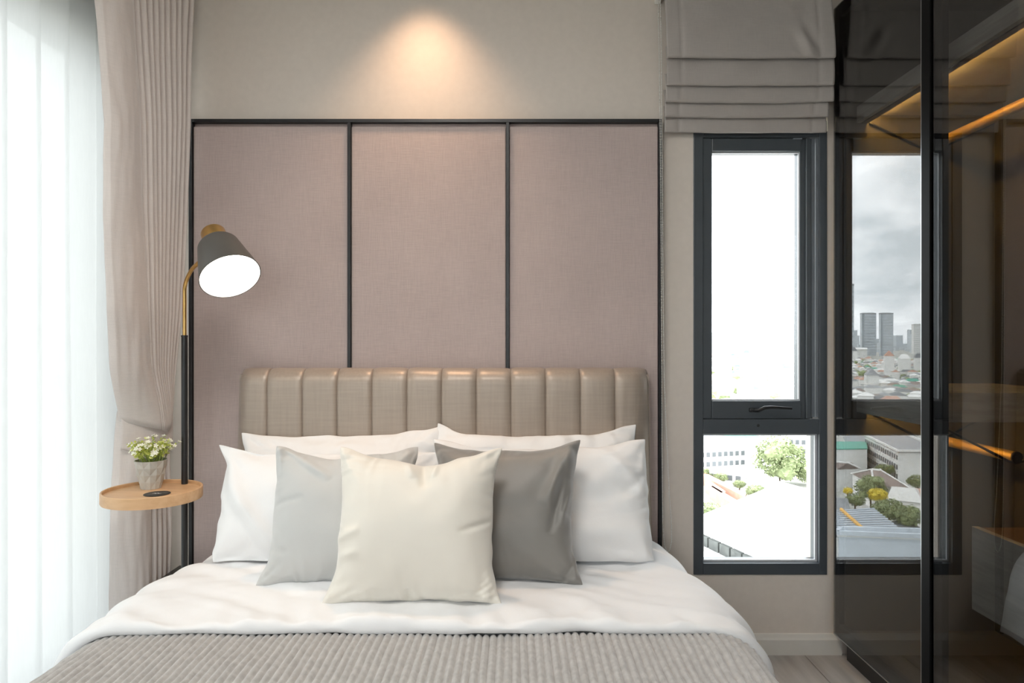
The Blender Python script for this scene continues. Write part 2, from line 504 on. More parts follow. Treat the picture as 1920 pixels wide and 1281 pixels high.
# ------------------------------------------------------------------ tall window at the left, behind the sheer
win2 = bpy.data.objects.new('window_2', None); COL.objects.link(win2); win2.location = (-1.6, 0.4, lz0)
structure(win2)
b = MB()
fx0, fx1 = -1.63, -1.57
b.box(fx0, fx1, ly0, ly1, lz0, lz0 + 0.05); b.box(fx0, fx1, ly0, ly1, lz1 - 0.05, lz1)
posts = [ly0 + 0.03, -0.23, 1.09, ly1 - 0.03]
for p in posts:
    b.box(fx0, fx1, p - 0.03, p + 0.03, lz0 + 0.05, lz1 - 0.05)
b.build('window_frame', M_alu, win2)
for p, q in zip(posts[:-1], posts[1:]):
    boxpart('pane', (-1.603, -1.597, p + 0.03, q - 0.03, lz0 + 0.05, lz1 - 0.05), M_glass, win2)

# ================================================================== WALL PANEL
pl, pr, ptop = wpx(361), wpx(1238), wpz(228)
panel = thing('upholstered_wall_panel', 'mauve fabric wall panel in three fields with thin black metal edging behind the bed', 'wall panel', ((pl + pr) / 2, 2.63, 0.36))
d1, d2 = wpx(658), wpx(952)
t = 0.0062                                  # half width of the black bars
zb = 0.36
FRY0, FRY1 = 2.612, YW - 0.001
boxpart('edge_bar', (pl, pr, FRY0, FRY1, ptop - 0.013, ptop), M_black, panel, 0.001)
boxpart('edge_bar', (pl, pl + 0.0125, FRY0, FRY1, 0.09, ptop - 0.0132), M_black, panel, 0.001)
boxpart('edge_bar', (pr - 0.0125, pr, FRY0, FRY1, 0.09, ptop - 0.0132), M_black, panel, 0.001)
for dx in (d1, d2):
    boxpart('divider_bar', (dx - t, dx + t, FRY0, FRY1, 0.09, ptop - 0.0132), M_black, panel, 0.001)
cells = [(pl + 0.0125, d1 - t), (d1 + t, d2 - t), (d2 + t, pr - 0.0125)]
for c0, c1 in cells:
    boxpart('fabric_panel', (c0 + 0.001, c1 - 0.001, 2.622, FRY1, 0.09, ptop - 0.026), M_panel, panel, 0.004)
    boxpart('recess_strip', (c0 + 0.001, c1 - 0.001, 2.636, FRY1, ptop - 0.0255, ptop - 0.0134), M_panel, panel)

# ================================================================== BED
CX = -0.25                                  # middle of the bed
bed = thing('bed', 'double bed with channel-tufted taupe headboard against the mauve wall panel', 'bed', (CX, 1.5, 0))
boxpart('base', (CX - 0.74, CX + 0.74, 0.56, 2.50, 0.07, 0.24), M_darkbox, bed, 0.01)
for sx in (-0.66, 0.66):
    for yy in (0.65, 2.40):
        boxpart('leg', (CX + sx - 0.03, CX + sx + 0.03, yy - 0.03, yy + 0.03, 0.0, 0.0695), M_black, bed, 0.004)
boxpart('mattress', (CX - 0.765, CX + 0.765, 0.54, 2.505, 0.2405, 0.425), M_mattress, bed, 0.03)
# headboard: twelve padded channels between sewn seams
HY = 2.515                                  # front of the padding
def hx(px): return (px - 960) * HY / F
htop = CAMZ - (692 - 640.5) * 2.56 / F
hb = MB()
hb.box(hx(446), hx(1215), 2.585, 2.6105, 0.18, htop - 0.015, 0.008)
head = hb.build('headboard', M_head, bed)
seams = [443, 501, 567, 632, 697.5, 763, 828, 893, 958, 1023, 1088, 1153, 1218]
for k in range(12):
    xa, xb = hx(seams[k]), hx(seams[k + 1])
    first, last = k == 0, k == 11
    NU, NV = 15, 30
    P = np.zeros((NV, NU, 3))
    for i in range(NV):
        v = i / (NV - 1)
        # profile: bottom -> up the front -> roll over the top to the back
        if v < 0.55:
            z = lerp(0.20, htop - 0.055, v / 0.55); y = HY; ny, nz = -1.0, 0.0
        else:
            a = (v - 0.55) / 0.45 * math.pi * 0.62
            z = htop - 0.055 + 0.055 * math.sin(a); y = HY + 0.055 - 0.055 * math.cos(a)
            ny, nz = -math.cos(a), math.sin(a)
        flare = (htop - z) * 0.022
        for j in range(NU):
            u = j / (NU - 1)
            s = 2 * u - 1
            h = 0.009 * (1 - abs(s) ** 7) * (1.0 if v < 0.62 else 1 - 0.6 * (v - 0.62) / 0.38) - 0.006
            x = lerp(xa, xb, u)
            back = 0.0
            if first and u < 0.55:
                q = 1 - u / 0.55; back = 0.05 * q ** 2.6; h *= (1 - q) ** 0.5 if s < 0 else 1
            if last and u > 0.45:
                q = (u - 0.45) / 0.55; back = 0.05 * q ** 2.6; h *= (1 - q) ** 0.5 if s > 0 else 1
            x += ((-flare * (1 - u)) if first else 0) + ((flare * u) if last else 0)
            wob = 0.0016 * mnoise.noise(Vector((x * 14, z * 16, k * 3.1)))
            P[i, j] = (x, y - (h + wob) * -ny * 1.0 + back if False else min(y + (h + wob) * ny + back, 2.6), z + (h + wob) * nz - (back * 0.12 if v > 0.5 else 0))
    ch = MB().grid(P)
    # closing sides back to the board
    o = ch.build('channel', M_head, head, smooth=True)
    sol = o.modifiers.new('pad', 'SOLIDIFY'); sol.thickness = 0.012; sol.offset = -1 if False else 0
# narrow side returns
for xs, sg in ((hx(443), -1), (hx(1218), 1)):
    q = MB()
    ex = 0.018
    q.add([(xs, 2.56, htop - 0.022), (xs, 2.61, htop - 0.016), (xs + sg * ex, 2.61, 0.2), (xs + sg * ex, 2.555, 0.2)], [(0, 1, 2, 3)])
    o = q.build('side_return', M_head, head)
    s = o.modifiers.new('t', 'SOLIDIFY'); s.thickness = 0.012; s.offset = 0

# ------------------------------------------------------------------ soft furnishing cross-section
A_FLAT, R_COR = 0.75, 0.14
def section(s, y, ztop, off=0.0, side=0.26):
    """point and normal of the bed's cross-section at arc position s from the middle"""
    a = A_FLAT - 0.06 * float(sstep((y - 2.05) / 0.3))
    r = R_COR
    sg = 1 if s >= 0 else -1
    q = abs(s)
    arc = r * math.pi / 2 * 0.93
    if q <= a:
        x, z, nx, nz = q, ztop, 0.0, 1.0
    elif q <= a + arc:
        th = (q - a) / r
        x, z, nx, nz = a + r * math.sin(th), ztop - r + r * math.cos(th), math.sin(th), math.cos(th)
    else:
        th = 0.93 * math.pi / 2
        e = q - a - arc
        x = a + r * math.sin(th) + e * math.cos(th); z = ztop - r + r * math.cos(th) - e * math.sin(th)
        nx, nz = math.sin(th), math.cos(th)
    return Vector((CX + sg * (x + nx * off), y, z + nz * off)), Vector((sg * nx, 0, nz))
SMAX = 0.75 + 0.14 * math.pi / 2 * 0.93 + 0.11

def fbm(p, o=3, f=1.0):
    v, a = 0.0, 1.0
    for _ in range(o):
        v += a * mnoise.noise(p * f); f *= 2.1; a *= 0.5
    return v

# ---- duvet: body under the throw, and the turned-back top band
ZD = 0.445
NS, NT = 110, 70
P = np.zeros((NT, NS, 3))
for i in range(NT):
    y = lerp(0.50, 2.20, i / (NT - 1))
    for j in range(NS):
        s = lerp(-SMAX, SMAX, j / (NS - 1))
        p, nn = section(s, y, ZD)
        side = max(0, abs(s) - 0.75)
        d = 0.006 * fbm(Vector((s * 2.2, y * 2.2, 3.1))) + side * 0.05 * mnoise.noise(Vector((0.3, y * 7, math.copysign(2, s))))
        P[i, j] = p + nn * d
duvet = MB().grid(P).build('duvet', M_duvet, base=(CX, 1.5, 0.2), smooth=True)
tag(duvet, 'plain white duvet turned back over the ribbed grey throw on the bed', 'duvet')
so = duvet.modifiers.new('thickness', 'SOLIDIFY'); so.thickness = 0.012; so.offset = -1

NS, NT = 240, 120
HEM = 1.75
P = np.zeros((NT, NS, 3))
for i in range(NT):
    t = i / (NT - 1)
    for j in range(NS):
        s = lerp(-SMAX - 0.01, SMAX + 0.01, j / (NS - 1))
        u = s
        hem = HEM + 0.012 * mnoise.noise(Vector((u * 2.3, 7.7, 0))) + 0.006 * mnoise.noise(Vector((u * 9, 1.7, 0)))
        hem += 0.02 * math.exp(-((u - 0.42) / 0.05) ** 2) * 0.6
        roll = 0.017
        # along t: from the pillows to the hem, then round and under
        if t < 0.80:
            y = lerp(2.50, hem, t / 0.80); off = 0.050
            ny = 0.0; k = 1.0
        else:
            a = (t - 0.80) / 0.20 * math.pi * 1.02
            y = hem - roll * math.sin(a) + (0.05 * max(0, (t - 0.97) / 0.03)); off = 0.050 - roll + roll * math.cos(a)
            k = math.cos(a)
        p, nn = section(s, min(y, 2.5), ZD, off)
        # soft quilt relief: broad puffs, drag lines fanning from the cushions, puckers at the hem
        near = float(sstep((y - 2.42) / -0.15))
        puff = 0.013 * fbm(Vector((u * 2.6, y * 3.0, 9.2)), 2)
        dirx = u + 0.0; dl = (u * 0.55 + (y - 1.7) * 1.0)
        drag = 0.010 * mnoise.noise(Vector((dl * 16 + 0.4 * mnoise.noise(Vector((u * 3, y * 3, 1))), u * 2.0, 4.0))) * float(sstep((abs(u) - 0.05) / 0.5))
        dl2 = (u * -0.9 + (y - 1.7) * 1.6)
        drag += 0.006 * mnoise.noise(Vector((dl2 * 11, u * 1.5, 14.0)))
        hd = max(0.0, 1 - abs(y - hem) / 0.16)
        pucker = 0.012 * hd * mnoise.noise(Vector((u * 17 + (y - hem) * 5, (y - hem) * 5, 2.2))) + 0.016 * hd * mnoise.noise(Vector((u * 6 + (y - hem) * 3, 0.4, 5.2)))
        side = float(sstep((abs(s) - 0.72) / 0.2))
        sidefold = side * 0.018 * mnoise.noise(Vector((y * 8 + s * 1.5, math.copysign(3, s), 0.5)))
        P[i, j] = p + nn * ((puff * near + drag + pucker) * max(k, -0.2) + sidefold)
        P[i, j, 1] += 0.0
band = MB().grid(P).build('turned_back_band', M_duvet, duvet, smooth=True)

# ---- ribbed throw
RIB = 0.0192
NS, NT = 920, 118
ys = np.linspace(1.80, 0.62, NT)
P = np.zeros((NT, NS, 3))
S0, S1 = -0.98, 0.895
for j in range(NS):
    s = lerp(S0, S1, j / (NS - 1))
    for i in range(NT):
        y = ys[i]
        ph = (s + 0.004 * mnoise.noise(Vector((s * 4, y * 3.2, 8)))) / RIB
        ribw = abs(math.sin(math.pi * ph))
        rib = 0.0085 * (ribw ** 0.75)
        knead = 1.0 + 0.22 * mnoise.noise(Vector((math.floor(ph) * 5.3, y * 34, 0.0)))
        p, nn = section(s, y, ZD, 0.007)
        wav = 0.0065 * fbm(Vector((s * 3.0, y * 4.0, 22)), 2)
        edge = float(sstep((s - 0.55) / 0.3))
        wav += edge * 0.015 * mnoise.noise(Vector((s * 5 + y * 6, y * 3 - s * 3, 31)))
        edge2 = float(sstep((-s - 0.7) / 0.25))
        wav += edge2 * 0.008 * mnoise.noise(Vector((s * 5 - y * 6, y * 3, 41)))
        tuck = -0.016 * float(sstep((y - (HEM - 0.005)) / 0.03))
        P[i, j] = p + nn * (rib * knead + wav + 0.004 + edge * 0.006 + tuck)
throw = MB().grid(P).build('throw_blanket', M_throw, base=(CX, 1.2, 0.3), smooth=True)
tag(throw, 'grey ribbed plush throw spread over the foot of the bed', 'blanket')

# ------------------------------------------------------------------ pillows: an inflated two-sided cloth, relaxed
def inflate(w, h, n, vol, seed, iters=240, stiff_bend=0.12, pinch=0.0):
    rs = np.random.RandomState(seed)
    m = int(round(n * h / w))
    gx, gz = np.meshgrid(np.linspace(-w / 2, w / 2, n + 1), np.linspace(-h / 2, h / 2, m + 1))
    u = gx / (w / 2); v = gz / (h / 2)
    dome = 0.02 * (1 - u ** 2) * (1 - v ** 2)
    X = np.stack([np.stack([gx, -dome, gz], -1), np.stack([gx, dome, gz], -1)], 0)
    X += rs.normal(0, 0.0006, X.shape)
    dx, dz = w / n, h / m
    def bound(X):
        for sl in ((slice(None), 0), (slice(None), -1), (0, slice(None)), (-1, slice(None))):
            a = 0.5 * (X[(0,) + sl] + X[(1,) + sl]); X[(0,) + sl] = a; X[(1,) + sl] = a
    def cons(A, B, L, k):
        d = B - A
        ln = np.sqrt((d ** 2).sum(-1, keepdims=True)) + 1e-9
        c = 0.5 * k * (ln - L) / ln * d
        return c
    V = np.zeros_like(X)
    vt = vol * w * h * min(w, h)
    for it in range(iters):
        # pressure along vertex normals
        ex = np.gradient(X, axis=2); ez = np.gradient(X, axis=1)
        N = np.cross(ex, ez); N[1] *= -1
        # layer 0 faces -y, layer 1 faces +y
        if it % 10 == 0:
            thick = np.abs(X[1, :, :, 1] - X[0, :, :, 1]).mean() * w * h
            pr = np.clip((vt - thick) / vt, -0.5, 1.0)
        s0 = np.sign(N[0, m // 2, n // 2, 1]); s1 = np.sign(N[1, m // 2, n // 2, 1])
        Nn = N / (dx * dz)
        Nn[0] *= -s0; Nn[1] *= s1
        V = V * 0.86 + Nn * (0.0012 * pr)
        X = X + V
        for rep in range(3):
            for ax, L in ((2, dx), (1, dz)):
                ln = X.shape[ax]
                for st in (0, 1):
                    i0 = [slice(None)] * 4; i1 = [slice(None)] * 4
                    cnt = (ln - st) // 2
                    i0[ax] = slice(st, st + 2 * cnt, 2); i1[ax] = slice(st + 1, st + 1 + 2 * cnt, 2)
                    i0, i1 = tuple(i0), tuple(i1)
                    A, B = X[i0], X[i1]
                    kk = min(A.shape[ax], B.shape[ax])
                    c = cons(A, B, L, 1.0)
                    X[i0] = A + c; X[i1] = B - c
            Ld = math.hypot(dx, dz)
            for (a0, a1, b0, b1) in ((slice(0, -1), slice(0, -1), slice(1, None), slice(1, None)), (slice(0, -1), slice(1, None), slice(1, None), slice(0, -1))):
                A = X[:, a0, a1]; B = X[:, b0, b1]
                c = cons(A, B, Ld, 0.35) * 0.5
                D = np.zeros_like(X)
                D[:, a0, a1] += c; D[:, b0, b1] -= c
                X += D
            # bending
            for ax in (1, 2):
                i0 = [slice(None)] * 4; i1 = [slice(None)] * 4; i2 = [slice(None)] * 4
                i0[ax] = slice(0, -2); i1[ax] = slice(1, -1); i2[ax] = slice(2, None)
                mid = 0.5 * (X[tuple(i0)] + X[tuple(i2)]) - X[tuple(i1)]
                D = np.zeros_like(X); D[tuple(i1)] += mid * stiff_bend
                X += D
            bound(X)
    return X

def pillow(name, w, h, vol, seed, mat, label, cat, loc, lean, yaw, roll, group=None, n=68, deform=None, bend=0.035, subdiv=True):
    X = inflate(w, h, n, vol, seed, stiff_bend=bend)
    if deform is not None:
        U = np.linspace(-1, 1, X.shape[2])[None, None, :]
        Vv = np.linspace(-1, 1, X.shape[1])[None, :, None]
        X = deform(X, U, Vv)
    zmin = X[..., 2].min()
    L, R, C = X.shape[:3]
    b = MB()
    vid = {}
    vs = []
    for k in range(2):
        for i in range(R):
            for j in range(C):
                edge = i in (0, R - 1) or j in (0, C - 1)
                key = (0 if edge else k, i, j)
                if key not in vid:
                    vid[key] = len(vs); vs.append((X[k, i, j, 0], X[k, i, j, 1], X[k, i, j, 2] - zmin))
    fs = []
    for k in range(2):
        for i in range(R - 1):
            for j in range(C - 1):
                q = [vid[(0 if (a in (0, R - 1) or c in (0, C - 1)) else k, a, c)] for a, c in ((i, j), (i, j + 1), (i + 1, j + 1), (i + 1, j))]
                fs.append(q if k == 0 else q[::-1])
    me = bpy.data.meshes.new(name)
    me.from_pydata(vs, [], fs)
    me.materials.append(mat)
    me.shade_smooth(); me.update()
    o = bpy.data.objects.new(name, me); COL.objects.link(o)
    o.location = loc
    o.rotation_euler = (Matrix.Rotation(yaw, 3, 'Z') @ Matrix.Rotation(-lean, 3, 'X') @ Matrix.Rotation(roll, 3, 'Y')).to_euler()
    if subdiv:
        sd = o.modifiers.new('smooth', 'SUBSURF'); sd.levels = 1; sd.render_levels = 1
    tag(o, label, cat, group)
    return o
R_ = math.radians
ZB = 0.488

def ear(cu, cv, dx, dy, dz, r=0.5):
    def f(X, U, V):
        wgt = np.clip(1 - np.hypot(U - cu, V - cv) / r, 0, 1) ** 1.6
        X = X.copy()
        X[..., 0] += wgt * dx; X[..., 1] += wgt * dy; X[..., 2] += wgt * dz
        return X
    return f
def chain(*fs):
    def f(X, U, V):
        for q in fs: X = q(X, U, V)
        return X
    return f
def dip(depth, width, c=0.0, power=2.0):
    def f(X, U, V):
        X = X.copy()
        X[..., 2] -= depth * np.exp(-((U - c) / width) ** 2) * np.clip((V + 0.2) / 1.2, 0, 1) ** power
        return X
    return f
def flatbase(k):
    def f(X, U, V):
        X = X.copy()
        return X
    return f


def vnoise(x, y, seed):
    x, y = np.broadcast_arrays(np.asarray(x, float), np.asarray(y, float))
    xi, yi = np.floor(x), np.floor(y)
    fx, fy = x - xi, y - yi
    def hsh(a, b):
        h = np.sin(a * 127.1 + b * 311.7 + seed * 74.7) * 43758.5453
        return (h - np.floor(h)) * 2 - 1
    sx, sy = fx * fx * (3 - 2 * fx), fy * fy * (3 - 2 * fy)
    return (hsh(xi, yi) * (1 - sx) + hsh(xi + 1, yi) * sx) * (1 - sy) + (hsh(xi, yi + 1) * (1 - sx) + hsh(xi + 1, yi + 1) * sx) * sy

def straighten(bottom=0.8, sides=0.4, top=0.3):
    """pull the drawn-in seams back towards straight"""
    def f(X, U, V):
        X = X.copy()
        zb = X[:, :1, :, 2]; wv = np.clip((-V + 0.1) / 1.1, 0, 1) ** 1.5
        X[..., 2] -= bottom * (zb - zb.min()) * wv
        zt = X[:, -1:, :, 2]; wv = np.clip((V + 0.1) / 1.1, 0, 1) ** 1.5
        X[..., 2] += top * (zt.max() - zt) * wv
        xl = X[:, :, :1, 0]; wu = np.clip((-U + 0.1) / 1.1, 0, 1) ** 1.5
        X[..., 0] -= sides * (xl - xl.min()) * wu
        xr = X[:, :, -1:, 0]; wu = np.clip((U + 0.1) / 1.1, 0, 1) ** 1.5
        X[..., 0] += sides * (xr.max() - xr) * wu
        return X
    return f

def creases(seed, amp=0.006, freq=9.0, reach=0.35, corner=0.006, lump=0.006, seam=0.003, drags=(), gain=1.7):
    """gathers along the seams, folds fanning from the corners, soft lumps"""
    def f(X, U, V):
        X = X.copy()
        d = np.zeros(np.broadcast_shapes(U.shape, V.shape))
        for k, (dist, s) in enumerate(((1 - V, U), (1 + V, U), (1 - U, V), (1 + U, V))):
            env = np.exp(-dist / reach) * (0.35 + 0.65 * (vnoise(s * 2.3, 0.0, seed + k) > -0.1) * np.abs(vnoise(s * 2.3, 0.0, seed + k)) ** 0.5)
            ph = s * freq + 0.8 * vnoise(s * 3, dist * 3, seed + 9 + k) + dist * 1.3 * vnoise(s * 1.5, 0.0, seed + 30 + k)
            n = 1 - 2 * np.abs(vnoise(ph, dist * 1.2, seed + 40 + k))
            d = d + amp * env * n * np.clip(dist / 0.06, 0, 1)
        for k, (cu, cv) in enumerate(((-1, -1), (1, -1), (-1, 1), (1, 1))):
            a = np.arctan2((V - cv) * -np.sign(cv), (U - cu) * -np.sign(cu)); r = np.hypot(U - cu, V - cv)
            env = np.clip(r / 0.15, 0, 1) * np.exp(-r / 0.45)
            d = d + corner * env * vnoise(a * 6.5, r * 0.9, seed + 60 + k)
        d = d + lump * vnoise(U * 1.7, V * 1.7, seed + 80) + lump * 0.35 * vnoise(U * 4.1, V * 4.1, seed + 81)
        for (u0, v0, u1, v1, wd, am) in drags:          # single long folds
            L2 = (u1 - u0) ** 2 + (v1 - v0) ** 2
            t = np.clip(((U - u0) * (u1 - u0) + (V - v0) * (v1 - v0)) / L2, 0, 1)
            dd = np.hypot(U - (u0 + t * (u1 - u0)), V - (v0 + t * (v1 - v0)))
            d = d + am * np.exp(-(dd / wd) ** 2) * np.sin(np.pi * np.clip(t, 0.08, 1.0)) ** 0.5
        d = d * gain
        inner = np.clip((1 - np.abs(U)) / 0.08, 0, 1) * np.clip((1 - np.abs(V)) / 0.08, 0, 1)
        X[0, ..., 1] -= (d * inner)[0]
        X[1, ..., 1] += (d * inner)[0] * 0.6
        # seam wander
        w = seam * vnoise(U * 6, V * 6, seed + 90)
        X[..., 2] += w * np.clip((np.abs(V) - 0.6) / 0.4, 0, 1)
        X[..., 0] += seam * vnoise(U * 6, V * 6, seed + 91) * np.clip((np.abs(U) - 0.6) / 0.4, 0, 1)
        return X
    return f

G_P = 'white sleeping pillows against the headboard'
pillow('pillow', 0.73, 0.41, 0.19, 3, M_white, 'white pillow behind the others, touching the headboard, on the lamp side', 'pillow',
       (-0.605, 2.365, ZB), R_(19), R_(0), R_(-1.0), G_P,
       deform=chain(straighten(0.9, 0.6, 0.45), creases(103, 0.009, 8, 0.5, 0.008, 0.010, 0.006), ear(-1, 1, -0.02, 0, 0.018, 0.4), ear(1, 1, 0.0, 0, 0.022, 0.8)))
pillow('pillow', 0.73, 0.42, 0.19, 5, M_white, 'white pillow behind the others, touching the headboard, on the window side', 'pillow',
       (0.09, 2.365, ZB), R_(18), R_(0), R_(-0.5), G_P,
       deform=chain(straighten(0.9, 0.6, 0.4), creases(105, 0.009, 8, 0.5, 0.008, 0.010, 0.006), ear(-1, 1, -0.01, 0, 0.035, 0.35), ear(1, 1, 0.015, 0, 0.02, 0.5)))
pillow('pillow', 0.73, 0.375, 0.24, 8, M_white, 'white pillow propped just behind the pale grey cushion, nearest the lamp', 'pillow',
       (-0.61, 2.215, ZB), R_(19), R_(3), R_(1), G_P,
       deform=chain(straighten(0.9, 0.8, 0.5), creases(108, 0.004, 5, 0.4, 0.008, 0.010, 0.005, drags=((-0.95, 0.7, -0.35, -0.9, 0.07, 0.012), (-0.9, 0.2, -0.5, -0.95, 0.05, -0.006))), ear(-1, 1, -0.035, -0.01, 0.018, 0.35), ear(-1, 0.72, 0.012, 0, 0, 0.25)))
pillow('pillow', 0.73, 0.40, 0.24, 13, M_white, 'white pillow propped just behind the charcoal cushion, nearest the window', 'pillow',
       (0.10, 2.215, ZB), R_(19), R_(-3), R_(-1), G_P,
       deform=chain(straighten(0.9, 0.8, 0.4), creases(113, 0.006, 6, 0.35, 0.008, 0.010, 0.005, drags=((0.55, 0.85, 0.9, 0.1, 0.06, 0.008), (0.97, 0.5, 0.7, 0.05, 0.05, -0.006))), ear(1, 1, 0.0, 0, 0.018, 0.5), ear(-1, 1, -0.02, 0.0, 0.02, 0.5)))
G_C = 'square cushions in front of the pillows'
pillow('cushion', 0.46, 0.425, 0.235, 21, M_lgrey, 'pale grey velvet cushion left of the ivory one', 'cushion',
       (-0.515, 2.035, ZB - 0.006), R_(21), R_(7), R_(1), G_C,
       deform=chain(straighten(0.55, 0.35, 0.3), creases(121, 0.0075, 10, 0.24, 0.006, 0.006, 0.003, drags=((-0.95, 0.12, -0.45, 0.2, 0.03, -0.005), (-0.75, 0.9, -0.15, 0.45, 0.06, 0.008), (-0.1, 0.95, 0.1, 0.6, 0.05, 0.008), (-0.95, -0.45, -0.6, -0.5, 0.04, -0.006))),
                    ear(-1, 1, 0.012, -0.035, 0.004, 0.55), ear(1, 1, 0.0, 0.02, 0.015), ear(-1, -1, -0.018, -0.01, 0.0), dip(0.018, 0.3, -0.1)))
pillow('cushion', 0.46, 0.425, 0.235, 34, M_dgrey, 'charcoal velvet cushion right of the ivory one', 'cushion',
       (-0.03, 2.045, ZB - 0.004), R_(20), R_(-8), R_(-1), G_C,
       deform=chain(straighten(0.6, 0.4, 0.4), creases(134, 0.0065, 9, 0.24, 0.006, 0.006, 0.003, drags=((0.95, 0.98, 0.55, 0.05, 0.09, 0.016), (0.8, 0.6, 0.6, -0.3, 0.05, -0.012), (0.95, 0.3, 0.75, -0.2, 0.04, 0.008), (0.95, -0.6, 0.75, -0.95, 0.05, -0.008))),
                    ear(1, 1, 0.012, -0.02, 0.018, 0.6), ear(-1, 1, -0.02, 0.02, 0.018), ear(1, -1, 0.02, -0.01, 0.0)))
pillow('cushion', 0.475, 0.435, 0.235, 55, M_ivory, 'ivory satin cushion at the front of the pile, centre of the bed', 'cushion',
       (-0.272, 1.87, ZB - 0.002), R_(17), R_(0), R_(0), G_C,
       deform=chain(straighten(0.55, 0.35, 0.1), creases(155, 0.008, 11, 0.22, 0.006, 0.005, 0.003, drags=((0.05, 0.98, 0.12, 0.45, 0.05, -0.012), (-0.12, 0.95, -0.02, 0.6, 0.04, 0.008), (0.25, 0.95, 0.2, 0.6, 0.04, 0.008), (0.95, 0.05, 0.5, -0.08, 0.03, -0.008), (-0.98, -0.2, -0.55, -0.05, 0.05, 0.007), (-0.95, -0.42, -0.55, -0.3, 0.045, 0.007), (-0.05, -0.98, -0.03, -0.75, 0.03, -0.008))),
                    dip(0.022, 0.3, 0.12), ear(-1, -1, -0.018, -0.012, 0), ear(1, -1, 0.01, -0.012, 0), ear(1, 1, 0.012, 0, 0.006), ear(-1, 1, 0.0, 0, 0.014)))

# ------------------------------------------------------------------ low black ledge beside the bed
boxo = MB().box(-1.272, -1.10, 2.44, 2.610, 0.0, 0.355, 0.004)
o = boxo.build('bedside_ledge', M_darkbox, base=(-1.185, 2.52, 0))
tag(o, 'low black lacquered ledge on the floor between drape and bed', 'ledge')

# ================================================================== FLOOR LAMP WITH TRAY
LY = 2.385
LX = (346 - 960) * LY / F
lamp = thing('floor_lamp', 'black floor lamp with brass neck, tilted graphite shade and round wooden tray', 'lamp', (LX, LY, 0.0))
MB().lathe((LX - 0.005, LY - 0.02, 0), (0, 0, 1), [(0, 0.075), (0.012, 0.075), (0.016, 0.068), (0.018, 0.012)], 40, True, True).build('base', M_black, lamp, smooth=True, sharp=35)
zk = CAMZ - (632 - 640.5) * LY / F
MB().tube([(LX, LY, 0.015), (LX, LY, 0.6), (LX, LY, zk)], 0.0105, 18).build('pole', M_black, lamp, smooth=True, sharp=50)
MB().tube([(LX, LY, zk), (LX, LY, zk + 0.006)], 0.0112, 18).build('pole_collar', M_black, lamp, smooth=True, sharp=50)
# shade geometry
n_ax = Vector((0.47, -0.47, -0.74)).normalized()
open_c = at(432, 519, 2.19)
SL = 0.155
top_c = open_c - n_ax * SL
# brass neck bends from the pole into the side of the shade
end = at(381, 484, 2.262)
zb0 = CAMZ - (545 - 640.5) * LY / F
pts = [Vector((LX, LY, zk - 0.02)), Vector((LX, LY, zb0))]
c1 = Vector((LX, LY, zb0 + 0.035)); p0 = pts[-1]; p2 = lerp(Vector((LX, LY, zb0 + 0.05)), end, 0.45)
for k in range(1, 9):
    t_ = k / 8
    pts.append(p0 * (1 - t_) ** 2 + c1 * 2 * t_ * (1 - t_) + p2 * t_ ** 2)
pts.append(end)
MB().tube(pts, 0.0065, 14).build('brass_neck', M_brass, lamp, smooth=True, sharp=60)
RO, RT = 0.096, 0.066
sh = [(0.0, RT - 0.028), (0.0015, RT - 0.014), (0.006, RT - 0.005), (0.014, RT), (SL, RO), (SL, RO - 0.003)]
shade = MB().lathe(top_c, n_ax, sh, 64, True, False).build('shade', M_shade, lamp, smooth=True, sharp=40)
MB().lathe(top_c, n_ax, [(SL, RO - 0.003), (0.02, RT - 0.004), (0.012, 0.01)], 64, False, True).build('shade_lining', M_liner, shade, smooth=True)
MB().lathe(top_c, n_ax, [(SL - 0.012, RO - 0.0065), (SL - 0.010, RO - 0.02), (SL - 0.009, 0.002)], 64, False, True).build('glowing_diffuser', M_glow, shade, smooth=True)
MB().lathe(top_c, -n_ax, [(-0.006, 0.0395), (0.053, 0.0395), (0.057, 0.0375), (0.057, 0.004)], 48, True, True).build('brass_cap', M_brass, lamp, smooth=True, sharp=40)
# tray
TY = 2.262
tc_ = at(286.5, 922, TY)
TX, TZ = tc_.x, tc_.z
TR = 0.152
tr = MB().lathe((TX, TY, TZ), (0, 0, 1), [(-0.027, TR - 0.006), (-0.026, TR - 0.002), (-0.022, TR), (0.009, TR), (0.011, TR - 0.0015), (0.011, TR - 0.0055), (0.009, TR - 0.007), (0.0, TR - 0.0075), (0.0, 0.002)], 72, True, True)
tray = tr.build('tray', M_wood, lamp, smooth=True, sharp=32)
px_, py_ = (293 - 960) * 2.22 / F, 2.22
MB().lathe((px_, py_ + 0.005, TZ + 0.0002), (0, 0, 1), [(0, 0.040), (0.0016, 0.040), (0.002, 0.039), (0.002, 0.002)], 40, True, True).build('charging_pad', M_pad, tray, smooth=True, sharp=40)
q = MB()                                     # white charging mark printed on the pad
zc_ = TZ + 0.0024
for (ax, ay, bx, by, wd) in ((-0.014, -0.002, -0.009, 0.006, 0.0022), (-0.009, 0.006, -0.004, -0.004, 0.0022), (-0.004, -0.004, 0.001, 0.006, 0.0022), (0.001, 0.006, 0.006, -0.002, 0.0022), (0.006, -0.002, 0.013, 0.003, 0.0018)):
    a_ = Vector((px_ + ax, py_ + 0.005 + ay, zc_)); b_ = Vector((px_ + bx, py_ + 0.005 + by, zc_))
    nrm = (b_ - a_).cross(Vector((0, 0, 1))).normalized() * wd / 2 * 1.4
    q.add([a_ - nrm, b_ - nrm, b_ + nrm, a_ + nrm], [(0, 1, 2, 3)])
q.build('printed_mark', M_print, tray)
MB().tube([(LX, LY, TZ - 0.04), (TX + 0.01, TY + 0.04, TZ - 0.04), (TX + 0.005, TY - 0.035, TZ - 0.04)], 0.006, 10).build('tray_arm', M_black, lamp, smooth=True, sharp=50)
